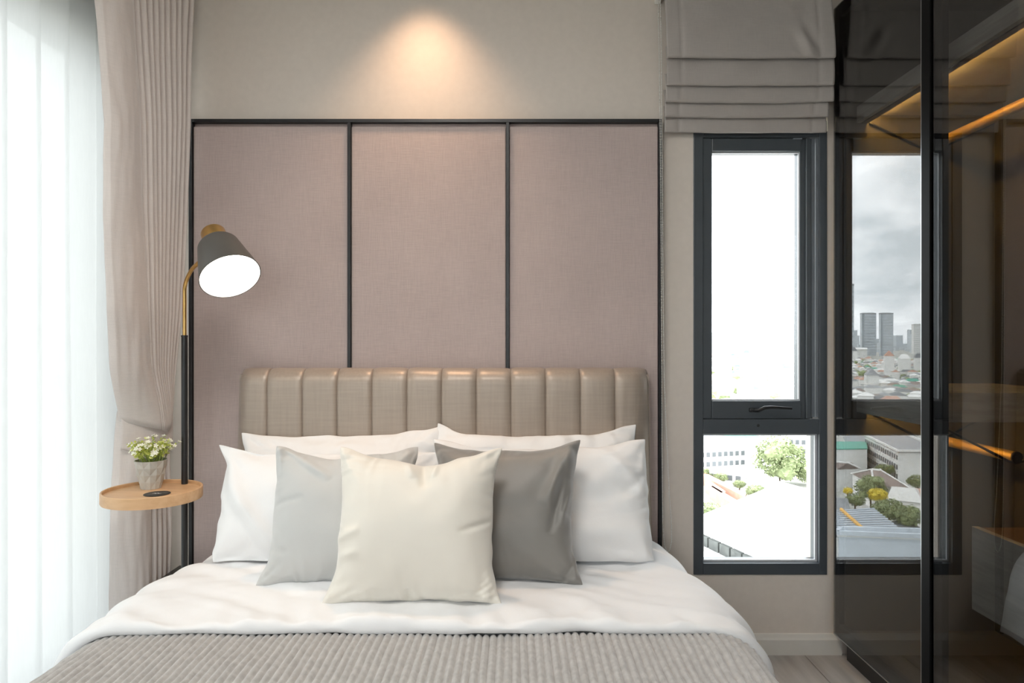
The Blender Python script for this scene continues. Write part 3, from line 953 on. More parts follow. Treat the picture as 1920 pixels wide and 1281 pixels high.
MB().lathe((TX + 0.005, TY - 0.035, TZ - 0.046), (0, 0, 1), [(0, 0.011), (0.0188, 0.011)], 20, True, True).build('tray_screw', M_black, lamp, smooth=True, sharp=50)

# ================================================================== POTTED PLANT
ppx, ppy = (283.0 - 960) * 2.315 / F, 2.315
pz = TZ + 0.0005
plant = thing('potted_plant', 'small artificial plant with cream blossoms in a faceted grey pot on the lamp tray', 'plant', (ppx, ppy, pz))
HP = 0.096
NSEG = 14
rings = [(HP * i / 4, 0.0315 + 0.0205 * (i / 4) ** 0.9, 0.0) for i in range(5)]
b = MB(); vs = []; fs = []
for i, (z, r, o_) in enumerate(rings):
    for k in range(NSEG):
        a = 2 * math.pi * k / NSEG + 0.2
        rr = r * (1 + (0.045 if (k + i) % 2 == 0 else -0.045) * (0.35 if i in (0, 4) else 1))
        vs.append((ppx + rr * math.cos(a), ppy + rr * math.sin(a), pz + z))
for i in range(len(rings) - 1):
    for k in range(NSEG):
        k2 = (k + 1) % NSEG
        A, B_, C_, D_ = i * NSEG + k, i * NSEG + k2, (i + 1) * NSEG + k, (i + 1) * NSEG + k2
        fs += [(A, B_, D_), (A, D_, C_)] if (k + i) % 2 == 1 else [(A, B_, C_), (B_, D_, C_)]
fs.append(tuple(range(NSEG - 1, -1, -1)))
# inner lip
for k in range(NSEG):
    a = 2 * math.pi * k / NSEG + 0.2
    vs.append((ppx + 0.049 * math.cos(a), ppy + 0.049 * math.sin(a), pz + HP))
for k in range(NSEG):
    a = 2 * math.pi * k / NSEG + 0.2
    vs.append((ppx + 0.047 * math.cos(a), ppy + 0.047 * math.sin(a), pz + HP - 0.012))
e = 4 * NSEG
for k in range(NSEG):
    k2 = (k + 1) % NSEG
    fs.append((e + k, e + k2, e + NSEG + k2, e + NSEG + k)); fs.append((e + NSEG + k, e + NSEG + k2, e + 2 * NSEG + k2, e + 2 * NSEG + k))
b.add(vs, fs).build('pot', M_pot, plant)
MB().lathe((ppx, ppy, pz + HP - 0.014), (0, 0, 1), [(0, 0.0465), (0.003, 0.03), (0.004, 0.002)], 20, True, True).build('soil', M_soil, plant)
rng = random.Random(11)
stems, leaves = MB(), MB()
blossom_me = None
tips = []
for k in range(64):
    a = rng.uniform(0, 2 * math.pi); sp = rng.random() ** 0.6
    r0 = rng.uniform(0, 0.036)
    root = Vector((ppx + r0 * math.cos(a), ppy + r0 * math.sin(a), pz + HP - 0.012))
    L = rng.uniform(0.062, 0.104) * (1 if sp < 0.8 else 1.05)
    tip = root + Vector((math.cos(a) * sp * 0.062, math.sin(a) * sp * 0.062, L * (1.0 - 0.42 * sp)))
    mid = lerp(root, tip, 0.5) + Vector((0, 0, 0.012))
    stems.tube([root, mid, tip], [0.0011, 0.0009, 0.0006], 4)
    tips.append((tip, (tip - mid).normalized()))
    for j in range(9):
        q = rng.uniform(0.25, 1.0)
        c = lerp(lerp(root, mid, q), lerp(mid, tip, q), q)
        d = Vector((rng.uniform(-1, 1), rng.uniform(-1, 1), rng.uniform(-0.2, 0.9))).normalized()
        l_ = rng.uniform(0.009, 0.016); w_ = l_ * 0.30
        s_ = d.cross(Vector((rng.uniform(-1, 1), rng.uniform(-1, 1), rng.uniform(-1, 1)))).normalized() * w_
        up = d.cross(s_).normalized() * 0.0012
        leaves.add([c, c + d * l_ * 0.5 + s_ + up, c + d * l_, c + d * l_ * 0.5 - s_ + up], [(0, 1, 2), (0, 2, 3)])
stems.build('stems', M_stem, plant)['kind'] = 'stuff'
leaves.build('leaves', M_leaf, plant)['kind'] = 'stuff'
pm = MB()
for k in range(5):
    a = 2 * math.pi * k / 5
    d = Vector((math.cos(a), math.sin(a), 0.25)); s_ = Vector((-math.sin(a), math.cos(a), 0)) * 0.0028
    c = Vector((0, 0, 0))
    pm.add([c, d * 0.005 + s_, d * 0.0085, d * 0.005 - s_], [(0, 1, 2), (0, 2, 3)])
pm.lathe((0, 0, 0), (0, 0, 1), [(0, 0.0013), (0.0015, 0.001)], 5, True, True)
first = None
for tip, d in tips:
    for j in range(2 if rng.random() < 0.6 else 1):
        if first is None:
            ob = pm.build('blossom', M_petal, None); first = ob
        else:
            ob = first.copy(); COL.objects.link(ob)
        ob.parent = plant
        off = Vector((rng.uniform(-1, 1), rng.uniform(-1, 1), rng.uniform(-0.6, 0.6))) * 0.009 * (1 if j else 0.2)
        ob.location = tip + off - Vector((ppx, ppy, pz))
        dd = (d + Vector((rng.uniform(-1, 1), rng.uniform(-1, 0.2), rng.uniform(-0.3, 1))) * 0.8).normalized()
        ob.rotation_euler = dd.to_track_quat('Z', 'Y').to_euler()

# ================================================================== DRAPE (tied back)
rowy = [-60, 0, 100, 230, 400, 580, 690, 740, 770, 790]
Lx = [179, 181, 190, 199, 197, 204, 209, 213, 217, 221]
Bx = [250, 252, 258, 266, 270, 277, 283, 286, 288, 289]
Rx = [365, 364, 360, 358, 351, 341, 330, 322, 318, 315]
drape = thing('drape', 'taupe blackout drape gathered with a tieback beside the sheer curtain', 'curtain', (-1.30, 2.38, 0.0))
def drape_surface(rows_py, yl, yb, yr, lx, bx_, rx, npl, amp_fn, nv, nu=300, sag=None):
    P = np.zeros((nv, nu, 3))
    for i in range(nv):
        py = lerp(rows_py[0], rows_py[-1], i / (nv - 1))
        l = interp(py, rows_py, lx); bb_ = interp(py, rows_py, bx_); r = interp(py, rows_py, rx)
        YL, YB, YR = interp(py, rows_py, yl), interp(py, rows_py, yb), interp(py, rows_py, yr)
        amp = amp_fn(py)
        for j in range(nu):
            u = j / (nu - 1)
            if u < 0.3:
                t_ = u / 0.3
                px = lerp(l, bb_, t_); y = lerp(YL, YB, t_)
                bul = 0.030 * math.sin(math.pi * min(1, t_ * 1.02)) ** 0.8 + 0.004 * mnoise.noise(Vector((u * 22, py * 0.012, 3)))
                if t_ < 0.08: bul -= 0.01 * (1 - t_ / 0.08)
            else:
                t_ = (u - 0.3) / 0.7
                px = lerp(bb_, r, t_); y = lerp(YB, YR, t_)
                ph = t_ * npl + 0.12 * mnoise.noise(Vector((t_ * 6, py * 0.004, 5)))
                bul = amp * (abs(math.sin(math.pi * ph)) ** 0.7 * 2 - 1) + amp * 0.4 * mnoise.noise(Vector((math.floor(ph) * 3.7, py * 0.003, 1))) - 0.012 * math.exp(-(t_ / 0.06) ** 2)
            gth = float(sstep((py - (rows_py[-1] - 110)) / 100)) if sag is not None else 0.0
            bul = lerp(bul, 0.012 + 0.030 * math.sin(math.pi * u) ** 0.6 + 0.3 * bul, gth)
            p = at(px, py, y)
            if sag is not None:
                p.z -= sag * math.sin(math.pi * u) ** 0.9 * float(sstep((py - (rows_py[-1] - 90)) / 90))
            # bulge towards the room
            nx, ny = 0.93, -0.36
            P[i, j] = (p.x + nx * bul, min(p.y + ny * bul, 2.609), p.z)
    return P
P = drape_surface(rowy, [2.14] * 5 + [2.18, 2.27, 2.34, 2.39, 2.41], [2.30] * 5 + [2.34, 2.41, 2.46, 2.49, 2.50], [2.585] * 10, Lx, Bx, Rx, 10,
                  lambda py: 0.012 - 0.005 * float(sstep((py - 300) / 450)), 70, sag=0.035)
upper = MB().grid(P).build('upper_drape', M_drape, drape, smooth=True)
s = upper.modifiers.new('t', 'SOLIDIFY'); s.thickness = 0.002; s.offset = -1
low_y = [772, 830, 900, 1000, 1110, 1200]
P = drape_surface(low_y, [2.42, 2.42, 2.42, 2.42, 2.42, 2.42], [2.50] * 6, [2.58, 2.58, 2.58, 2.58, 2.575, 2.575],
                  [224, 218, 213, 210, 209, 209], [288, 283, 283, 284, 285, 286], [314, 316, 319, 322, 318, 314], 4, lambda py: 0.010, 50)
lower = MB().grid(P).build('lower_drape', M_drape, drape, smooth=True)
s = lower.modifiers.new('t', 'SOLIDIFY'); s.thickness = 0.002; s.offset = -1
# tieback: a broad fabric band wrapped round the gathers
P = np.zeros((12, 40, 3))
for i in range(12):
    v = i / 11
    for j in range(40):
        u = j / 39
        px = lerp(219, 317, u); y = lerp(2.41, 2.58, u)
        top = 781 + 24 * math.sin(math.pi * u) ** 1.0 - 14 * u - 10
        bot = 842 + 8 * math.sin(math.pi * u) - 6 * u
        p = at(px, lerp(top, bot, v), y)
        bul = 0.047 * math.sin(math.pi * (0.06 + 0.9 * u)) ** 0.6 + 0.004 * math.sin(math.pi * v)
        P[i, j] = (p.x + 0.93 * bul, min(p.y - 0.36 * bul, 2.606), p.z)
tb = MB().grid(P).build('tieback', M_drape, drape, smooth=True)
s = tb.modifiers.new('t', 'SOLIDIFY'); s.thickness = 0.004; s.offset = 0

# ================================================================== SHEER CURTAIN
NU, NV = 900, 14
P = np.zeros((NV, NU, 3))
for j in range(NU):
    u = j / (NU - 1)
    y = lerp(2.585, -1.50, u)
    ph = (y + 1.9) / 0.1375
    ph += 0.12 * mnoise.noise(Vector((y * 3.1, 0.2, 0)))
    fr = ph - math.floor(ph)
    # soft fold with one crisp side
    fx = 0.030 * (fr ** 1.3 / 0.9 ** 1.3 if fr < 0.9 else 1 - (fr - 0.9) / 0.1)
    for i in range(NV):
        v = i / (NV - 1)
        P[i, j] = (-1.455 + fx * (0.8 + 0.3 * v) + 0.004 * mnoise.noise(Vector((y * 9, v * 2, 3))), y + 0.01 * mnoise.noise(Vector((y * 4, v * 1.6, 8))), lerp(2.66, 0.02, v))
sheer = MB().grid(P).build('sheer_curtain', M_sheer, base=(-1.45, 0.45, 0.02), smooth=True)
tag(sheer, 'white sheer curtain hanging in soft folds across the bright left window', 'curtain')
# ceiling track that carries both curtains
trk = MB().box(-1.48, -1.43, -1.55, 2.60, 2.665, 2.7195).box(-1.34, -1.22, 2.0, 2.60, 2.69, 2.7195)
tag(trk.build('curtain_track', M_lightring, base=(-1.4, 0.5, 2.665)), 'white ceiling curtain track above the sheer', 'curtain track')

# ================================================================== ROMAN BLIND
blind = thing('roman_blind', 'taupe roman blind drawn up in folds above the narrow window', 'blind', (0.89, 2.58, 2.0))
tiers = [  # bottom pixel row, y distance of the lower lip, left px, right px, top pixel row
    (246, 2.612, 1246, 1550, 196), (216, 2.594, 1246, 1553, 166), (187, 2.574, 1248, 1563, 136),
    (156, 2.554, 1250, 1564, 84), (104, 2.532, 1246, 1566, -62)]
def fold_mesh(k, bot, y0, l, r, top):
    NU, NV = 90, 26
    P = np.zeros((NV, NU, 3))
    for i in range(NV):
        v = i / (NV - 1)
        for j in range(NU):
            u = j / (NU - 1)
            z1 = CAMZ - (bot - 640.5) * y0 / F; z0 = CAMZ - (top - 640.5) * y0 / F
            hemv = 0.0045 * math.sin(math.pi * u) * (0.6 + 0.3 * (k % 3)) - 0.002 * mnoise.noise(Vector((u * 5, k * 3.3, 0)))
            tuck = 0.004 * math.exp(-((u - 0.09) / 0.012) ** 2) + 0.004 * math.exp(-((u - 0.91) / 0.012) ** 2)
            if v < 0.84:
                t_ = v / 0.84
                z = lerp(z0, z1, t_) - hemv * t_
                yy = y0 + 0.020 * (1 - t_) ** 1.5 - 0.006 * math.sin(math.pi * t_)
            else:
                a = (v - 0.84) / 0.16 * math.pi
                z = z1 - hemv - 0.004 * math.sin(a); yy = y0 + 0.006 - 0.006 * math.cos(a)
            yy += 0.0035 * fbm(Vector((u * 6, z * 9, k * 7.7)), 2) + tuck * (1 - 0.3 * v) - 0.001
            if k == 4:   # crumple near the right lower corner
                g = math.exp(-(((u - 0.84) / 0.06) ** 2 + ((z - (z1 + 0.05)) / 0.045) ** 2))
                yy -= 0.016 * g * math.sin((u * 38 + (z - z1) * 40))
            lx_ = (l - 960) * y0 / F; rx_ = (r - 960) * y0 / F
            x = lerp(lx_, rx_, u)
            if k == 4:
                x = lerp((1244 + 8 * v - 960) * y0 / F, (lerp(1556, 1567, min(1, v / 0.8)) - 960) * y0 / F, u)
            P[i, j] = (x, yy, z)
    ob = MB().grid(P).build('fold', M_blind, blind, smooth=True)
    s = ob.modifiers.new('t', 'SOLIDIFY'); s.thickness = 0.0022; s.offset = 1
    return ob
for k, tt in enumerate(tiers):
    fold_mesh(k, *tt)
boxpart('head_rail', (0.565, 1.205, 2.58, YW - 0.002, 2.56, 2.60), M_lightring, blind, 0.003)
boxpart('lift_tape', ((1549 - 960) * 2.612 / F, (1552 - 960) * 2.612 / F, 2.612, 2.616, CAMZ - (246 - 640.5) * 2.612 / F, CAMZ - (218 - 640.5) * 2.612 / F), pmat('cream_tape', (0.72, 0.66, 0.52), 0.7), blind)
# bead chain loop at its left
CY = 2.60
cl = MB()
def strand(pxs, pys):
    out = []
    prev = None
    for py in np.arange(pys[0], pys[-1], 0.25):
        p = at(interp(py, pys, pxs), py, CY)
        if prev is None or (p - prev).length >= 0.0058:
            out.append(p); prev = p
    return out
pts = strand([1234, 1236, 1238, 1240, 1241, 1241, 1242, 1243, 1246, 1250], [-20, 100, 250, 500, 700, 830, 930, 990, 1022, 1034])
pts += strand([1238, 1240, 1241, 1243, 1245, 1249, 1255, 1259, 1259, 1256, 1251], [-20, 100, 250, 500, 700, 800, 930, 980, 1015, 1031, 1036])
oct_f = [(0, 2, 4), (2, 1, 4), (1, 3, 4), (3, 0, 4), (2, 0, 5), (1, 2, 5), (3, 1, 5), (0, 3, 5)]
for p in pts:
    r = 0.0029
    cl.add([(p.x + r, p.y, p.z), (p.x - r, p.y, p.z), (p.x, p.y + r, p.z), (p.x, p.y - r, p.z), (p.x, p.y, p.z + r), (p.x, p.y, p.z - r)], oct_f)
ch_ = cl.build('bead_chain', M_bead, blind, smooth=True); ch_['kind'] = 'stuff'
c0 = at(1236, -2, CY)
boxpart('chain_clutch', (c0.x - 0.010, c0.x + 0.012, CY - 0.012, YW - 0.002, c0.z, c0.z + 0.05), M_bead, blind, 0.003)

# ================================================================== WARDROBE
XD = 1.222                                    # outer face of the glass doors
XB = 1.82
WY0, WY1 = 0.75, 2.594
WT = 2.475
ward = thing('wardrobe', 'tall wardrobe with smoked glass doors in black frames beside the narrow window', 'wardrobe', (1.55, 1.7, 0))
boxpart('plinth', (1.272, XB, WY0, WY1, 0.0, 0.10), M_black, ward, 0.001)
boxpart('end_panel', (1.262, XB, 2.576, WY1, 0.101, WT), M_carcass, ward)
boxpart('end_panel', (1.262, XB, WY0, WY0 + 0.018, 0.101, WT), M_carcass, ward)
boxpart('back_panel', (XB, XB + 0.018, WY0, WY1, 0.101, WT), M_carcass, ward)
boxpart('floor_panel', (1.262, XB, WY0 + 0.019, 2.575, 0.101, 0.119), M_carcass, ward)
boxpart('top_panel', (1.262, XB, WY0 + 0.019, 2.575, WT - 0.018, WT), M_carcass, ward)
dz0, dz1 = 0.105, WT - 0.002
def door(y0, y1, handle_at=None):
    d = MB()
    fw = 0.035
    d.box(XD + 0.0055, XD + 0.024, y0, y0 + fw, dz0, dz1)
    d.box(XD + 0.0055, XD + 0.024, y1 - fw, y1, dz0, dz1)
    d.box(XD + 0.0055, XD + 0.024, y0 + fw, y1 - fw, dz0, dz0 + 0.045)
    d.box(XD + 0.0055, XD + 0.024, y0 + fw, y1 - fw, dz1 - 0.045, dz1)
    fr = d.build('door', M_black, ward)
    boxpart('smoked_glass', (XD, XD + 0.005, y0 + 0.001, y1 - 0.001, dz0 + 0.001, dz1 - 0.001), M_wglass, fr)
    return fr
ys1 = XD * F / (1748 - 960)                    # 2.004
dA = door(ys1 + 0.002, WY1)
dB = door(1.42, ys1 - 0.002)
dC = door(WY0, 1.417)
# full-height black grip profile on the meeting stile
ye = XD * F / (1731 - 960)
gp = MB().box(XD - 0.006, XD - 0.0002, ys1 + 0.003, ye, dz0 + 0.001, dz1, 0.0008)
gp.build('grip_profile', M_grip, dA)
boxpart('edge_highlight', (XD - 0.0055, XD - 0.0002, ye + 0.0002, ye + 0.003, dz0 + 0.001, dz1), M_steel, dA)  # pale strip standing in for the highlight along the stile's edge
boxpart('bottom_trim', (XD - 0.001, XD + 0.02, WY0, WY1, 0.1005, 0.1045), M_steel, ward)

# upper shelf with its amber strip
def shelf(y0, y1, z0, z1, fascia_h):
    s_ = MB()
    s_.box(1.318, XB - 0.001, y0, y1, z0 + fascia_h * 0.5, z1)
    s_.box(1.300, 1.3175, y0, y1, z0, z1)
    sh_ = s_.build('shelf', M_ashwood, ward)
    boxpart('light_lip', (1.3175, 1.340, y0, y1, z0 - 0.004, z0 + 0.0035), M_black, sh_)
    boxpart('amber_light_strip', (1.3345, 1.3435, y0 + 0.01, y1 - 0.005, z0 + 0.005, z0 + 0.011), M_led, sh_)
    return sh_
shelf(0.80, 2.575, 2.035, 2.095, 0.057)
shelf(2.095, 2.575, 0.945, 1.052, 0.107)
boxpart('shelf_side', (1.3185, XB - 0.001, 2.095, 2.112, 0.962, 0.998), M_ashwood, ward)
# hanging rails with thin bent brackets
RX = 1.58
def rail(z, y0, y1):
    r = MB().tube([(RX, y0, z), (RX, y1, z)], 0.0175, 20).build('hanging_rail', M_rail, ward, smooth=True, sharp=50)
    return r
r1 = rail(1.945, 0.85, 2.574)
r2 = rail(0.847, 2.14, 2.574)
def bracket(y, zr, zs, par):
    MB().tube([(1.345, y, zs), (1.36, y, zs - 0.008), (1.555, y, zr - 0.012), (RX, y, zr - 0.018), (1.605, y, zr - 0.012), (1.80, y, zs - 0.008), (1.815, y, zs)], 0.0042, 8).build('bracket', M_black, par, smooth=True)
bracket(2.57, 1.945, 2.034, r1); bracket(1.6, 1.945, 2.034, r1)
bracket(2.57, 0.847, 0.944, r2); bracket(2.138, 0.847, 0.944, r2)
MB().lathe((RX, 2.14, 0.847), (0, -1, 0), [(0, 0.0178), (0.006, 0.0178)], 20, True, True).build('end_cap', M_black, r2)
# catch at the near end of the lower shelf
b = MB().box(1.292, 1.3, 2.097, 2.125, 0.965, 1.052).box(1.282, 1.292, 2.100, 2.122, 0.95, 0.975)
b.build('shelf_catch', M_black, ward)
MB().tube([(1.287, 2.111, 0.975), (1.287, 2.111, 1.03)], 0.006, 12).build('catch_pin', M_brass, ward, smooth=True, sharp=50)
# floating drawer box
dxf = 1.332
dyf = dxf * F / (1822 - 960)
zt_, zb_ = CAMZ - (987 - 640.5) * dyf / F, CAMZ - (1142 - 640.5) * dyf / F
dr = MB().box(dxf + 0.0205, XB - 0.001, 0.80, dyf, zb_, zt_ - 0.02).build('drawer_unit', M_carcass, ward)
boxpart('drawer_front', (dxf, dxf + 0.02, 0.80, dyf, zb_, zt_), M_ashwood, dr, 0.001)
boxpart('drawer_top', (dxf + 0.0205, XB - 0.001, 0.80, dyf, zt_ - 0.0195, zt_ - 0.004), pmat('brown_leather_top', (0.16, 0.09, 0.05), 0.5), dr)

# ================================================================== CEILING DOWNLIGHT over the panel
DX, DY = -0.335, 2.45
dl = thing('downlight', 'small white recessed ceiling downlight washing the wall above the panel', 'ceiling light', (DX, DY, ZC - 0.02))
MB().lathe((DX, DY, ZC - 0.0005), (0, 0, -1), [(0, 0.05), (0.006, 0.048), (0.006, 0.036), (0.001, 0.033)], 40).build('trim_ring', M_lightring, dl, smooth=True, sharp=40)
MB().lathe((DX, DY, ZC - 0.0015), (0, 0, -1), [(0, 0.032), (0.001, 0.002)], 30, True, True).build('lens', M_liner, dl)
sp = bpy.data.lights.new('downlight_beam', 'SPOT')
sp.energy = 28; sp.color = (1.0, 0.66, 0.42); sp.spot_size = math.radians(92); sp.spot_blend = 1.0; sp.shadow_soft_size = 0.05
so_ = bpy.data.objects.new('downlight_beam', sp); COL.objects.link(so_)
so_.parent = dl; so_.location = (0, 0, 0.008)

# ================================================================== CEILING FILL LIGHT added above the frame, to brighten the bedding
cl_ = thing('ceiling_fill', 'round white fill light added on the ceiling over the foot of the bed', 'ceiling light', (-0.35, 0.9, ZC - 0.06))
MB().lathe((-0.35, 0.9, ZC - 0.0005), (0, 0, -1), [(0, 0.30), (0.05, 0.30), (0.055, 0.295), (0.055, 0.285)], 48, True).build('rim', M_lightring, cl_, smooth=True, sharp=40)
ld = bpy.data.lights.new('ceiling_fill_light', 'AREA'); ld.shape = 'DISK'; ld.size = 0.56; ld.energy = 13; ld.color = (1.0, 0.97, 0.93)
lo = bpy.data.objects.new('ceiling_fill_light', ld); COL.objects.link(lo); lo.parent = cl_; lo.location = (0, 0, 0.002)

# ================================================================== THE CITY BELOW (the flat is about twenty floors up)
GZ = -60.0
M_cw = pmat('city_white_render', (0.74, 0.74, 0.72), 0.8, var=0.06, scale=0.2)
M_cblue = pmat('city_pale_blue_wall', (0.50, 0.55, 0.60), 0.7, var=0.06, scale=0.2)
M_cgrey = pmat('city_grey_roof', (0.30, 0.31, 0.32), 0.7, var=0.12, scale=0.15)
M_cdark = pmat('city_slate_roof', (0.17, 0.18, 0.19), 0.6, var=0.15, scale=0.15)
M_cgreen = pmat('city_green_roof', (0.10, 0.33, 0.25), 0.6, var=0.1, scale=0.2)
M_crust = pmat('city_rust_roof', (0.50, 0.30, 0.23), 0.7, var=0.2, scale=0.15)
M_cbrown = pmat('city_brown_tiles', (0.27, 0.22, 0.20), 0.75, var=0.12, scale=0.3)
M_cwin = pmat('city_dark_glazing', (0.12, 0.13, 0.14), 0.3, var=0.2, scale=0.3)
M_cstrip = pmat('city_clerestory_glass', (0.07, 0.075, 0.07), 0.5, var=0.3, scale=0.8)
M_corange = pmat('city_orange_line', (0.70, 0.40, 0.10), 0.6)
M_ctower = pmat('city_tower_glass', (0.50, 0.54, 0.57), 0.4, var=0.1, scale=0.03, stretch=(1, 1, 6))
M_ctower2 = pmat('city_tower_dark_side', (0.33, 0.37, 0.40), 0.4, var=0.1, scale=0.03, stretch=(1, 1, 6))
M_ground = pmat('city_ground', (0.34, 0.34, 0.30), 0.9, var=0.25, scale=0.02, col2=(0.46, 0.46, 0.43))
M_road = pmat('city_concrete_road', (0.48, 0.48, 0.47), 0.9, var=0.06, scale=0.1)
M_crown = pmat('tree_leaf', (0.15, 0.185, 0.085), 0.7, var=0.4, scale=0.6, col2=(0.33, 0.38, 0.19))
M_crowny = pmat('yellow_blossom', (0.60, 0.48, 0.04), 0.7, var=0.2, scale=0.6, col2=(0.75, 0.62, 0.10))
M_trunk = pmat('tree_bark', (0.12, 0.09, 0.06), 0.9)

def Dp(px, py, h=0.0):
    """a point h metres above the city ground, seen straight through the window"""
    y = F * (CAMZ - GZ - h) / (py - 640.5)
    return Vector(((px - 960) * y / F, y, GZ + h))
def Mp(px, py, h=0.0):
    """the same, seen by way of the wardrobe glass"""
    y = F * (CAMZ - GZ - h) / (py - 640.5)
    return Vector((2 * XD - (px - 960) * y / F, y, GZ + h))

g = MB()
g.lathe((0, 0, GZ), (0, 0, 1), [(-1, 16000), (0, 16000)], 64, True, True)
tag(g.build('city_ground', M_ground), kind='structure')

def building(name, label, fn, roof, h, wallm, roofm, windows=None, floors=3, parapet=0.0):
    pts = [fn(px, py, h) for px, py in roof]
    c = sum(pts, Vector()) / len(pts)
    t = thing(name, label, 'building', (c.x, c.y, GZ))
    poly = [(p.x, p.y) for p in pts]
    MB().prism(poly, GZ, GZ + h - 0.4).build('walls', wallm, t)
    big = [((x - c.x) * 1.02 + c.x, (y - c.y) * 1.02 + c.y) for x, y in poly]
    MB().prism(big, GZ + h - 0.4, GZ + h).build('roof', roofm, t)
    if parapet:
        n_ = len(poly)
        for i in range(n_):
            a, b_ = Vector((*big[i], 0)), Vector((*big[(i + 1) % n_], 0))
            d = (b_ - a).normalized(); nn = Vector((-d.y, d.x, 0)) * 0.4
            MB().prism([(a + nn)[:2], (b_ + nn)[:2], (b_ - nn)[:2], (a - nn)[:2]], GZ + h, GZ + h + parapet).build('parapet', wallm, t)
    if windows:
        for e, cnt in windows:
            a, b_ = Vector((*poly[e], 0)), Vector((*poly[(e + 1) % len(poly)], 0))
            d = (b_ - a); L = d.length; d.normalize()
            out = Vector((d.y, -d.x, 0))
            if out.dot(Vector((c.x, c.y, 0)) - a) > 0: out = -out
            me = None
            fh = (h - 1.5) / floors
            w_ = L / cnt * 0.62
            for f_ in range(floors):
                for k in range(cnt):
                    m_ = a + d * (L * (k + 0.5) / cnt)
                    z0 = GZ + 0.9 + fh * f_ + fh * 0.25
                    if me is None:
                        o = MB().add([d * (-w_ / 2) + out * q for q in (0.12,)] + [d * (w_ / 2) + out * 0.12, d * (w_ / 2) + out * 0.12 + Vector((0, 0, fh * 0.5)), d * (-w_ / 2) + out * 0.12 + Vector((0, 0, fh * 0.5)),
                                     d * (-w_ / 2) - out * 0.1, d * (w_ / 2) - out * 0.1, d * (w_ / 2) - out * 0.1 + Vector((0, 0, fh * 0.5)), d * (-w_ / 2) - out * 0.1 + Vector((0, 0, fh * 0.5))],
                                     [(0, 1, 2, 3), (4, 7, 6, 5), (0, 4, 5, 1), (1, 5, 6, 2), (2, 6, 7, 3), (3, 7, 4, 0)]).build('window', M_cwin)
                        me = o
                    else:
                        o = me.copy(); COL.objects.link(o)
                    o.parent = t
                    o.location = Vector((m_.x - c.x, m_.y - c.y, z0 - GZ))
    return t

def pitched(name, label, fn, eaves, h, ridge, hr, wallm, roofm, trimm=None):
    """eaves: four corners in order, ridge: its two end points"""
    P4 = [fn(px, py, h) for px, py in eaves]
    r0, r1 = [fn(px, py, hr) for px, py in ridge]
    c = sum(P4, Vector()) / 4
    t = thing(name, label, 'building', (c.x, c.y, GZ))
    MB().prism([((p.x - c.x) * 0.95 + c.x, (p.y - c.y) * 0.95 + c.y) for p in P4], GZ, GZ + h).build('walls', wallm, t)
    rf = MB().add([*P4, r0, r1], [(0, 1, 4), (1, 2, 5, 4), (2, 3, 5), (3, 0, 4, 5), (3, 2, 1, 0)]).build('roof', roofm, t)
    if trimm:
        for a, b_ in ((P4[0], r0), (P4[1], r0), (P4[2], r1), (P4[3], r1), (r0, r1)):
            MB().tube([a, b_], 0.35, 5).build('ridge_cap', trimm, rf)
    return t

def ico_blob(mb, c, r, seed, squash=0.8, sub=1):
    bm = bmesh.new(); bmesh.ops.create_icosphere(bm, subdivisions=sub, radius=1.0)
    bm.verts.index_update()
    vs = []
    for v in bm.verts:
        k = 1 + 0.35 * mnoise.noise(v.co * 1.7 + Vector((seed, 0, 0)))
        vs.append((c[0] + v.co.x * r * k, c[1] + v.co.y * r * k, c[2] + v.co.z * r * k * squash))
    mb.add(vs, [[q.index for q in f.verts] for f in bm.faces]); bm.free()

def city_tree(label, fn, px, top_py, w_px, h_px, htop, crownm, seed, name='city_tree', group=None):
    """px, top_py: where the top of the crown shows; w_px, h_px: size of the crown; htop: height of the tree in metres"""
    q = fn(px, top_py, htop)
    p = Vector((q.x, q.y, GZ))
    s_ = p.y / F
    W = w_px * s_; CH = min(h_px * s_ / 0.93, htop * 0.95)
    zc = htop - CH * 0.5
    t = thing(name, label, 'tree', p, group)
    MB().tube([p, p + Vector((0.2, 0, zc))], [0.35, 0.2], 7).build('trunk', M_trunk, t)
    rg = random.Random(seed)
    cr = MB()
    for k in range(16):
        a = rg.uniform(0, 6.28); q = rg.random() ** 0.5
        c = p + Vector((math.cos(a) * q * W * 0.33, math.sin(a) * q * W * 0.33, zc + CH * rg.uniform(-0.25, 0.25)))
        ico_blob(cr, c, min(W, CH) * rg.uniform(0.13, 0.20), seed + k, 0.8, 2)
    for k in range(1800):                       # leaf sprays
        d = Vector((rg.gauss(0, 1), rg.gauss(0, 1), rg.gauss(0, 0.75))).normalized() * rg.uniform(0.75, 1.0)
        lump = 1 + 0.25 * mnoise.noise(d * 2.5 + Vector((seed, 0, 0)))
        c = p + Vector((d.x * W * 0.5 * lump, d.y * W * 0.5 * lump, zc + d.z * CH * 0.46 * lump))
        e1 = Vector((rg.gauss(0, 1), rg.gauss(0, 1), rg.gauss(0, 1))).normalized() * W * 0.028
        e2 = e1.cross(Vector((rg.gauss(0, 1), rg.gauss(0, 1), rg.gauss(0, 1)))).normalized() * W * 0.02
        cr.add([c - e1, c + e2, c + e1, c - e2], [(0, 1, 2, 3)])
    cr.build('crown', crownm, t)
    return t

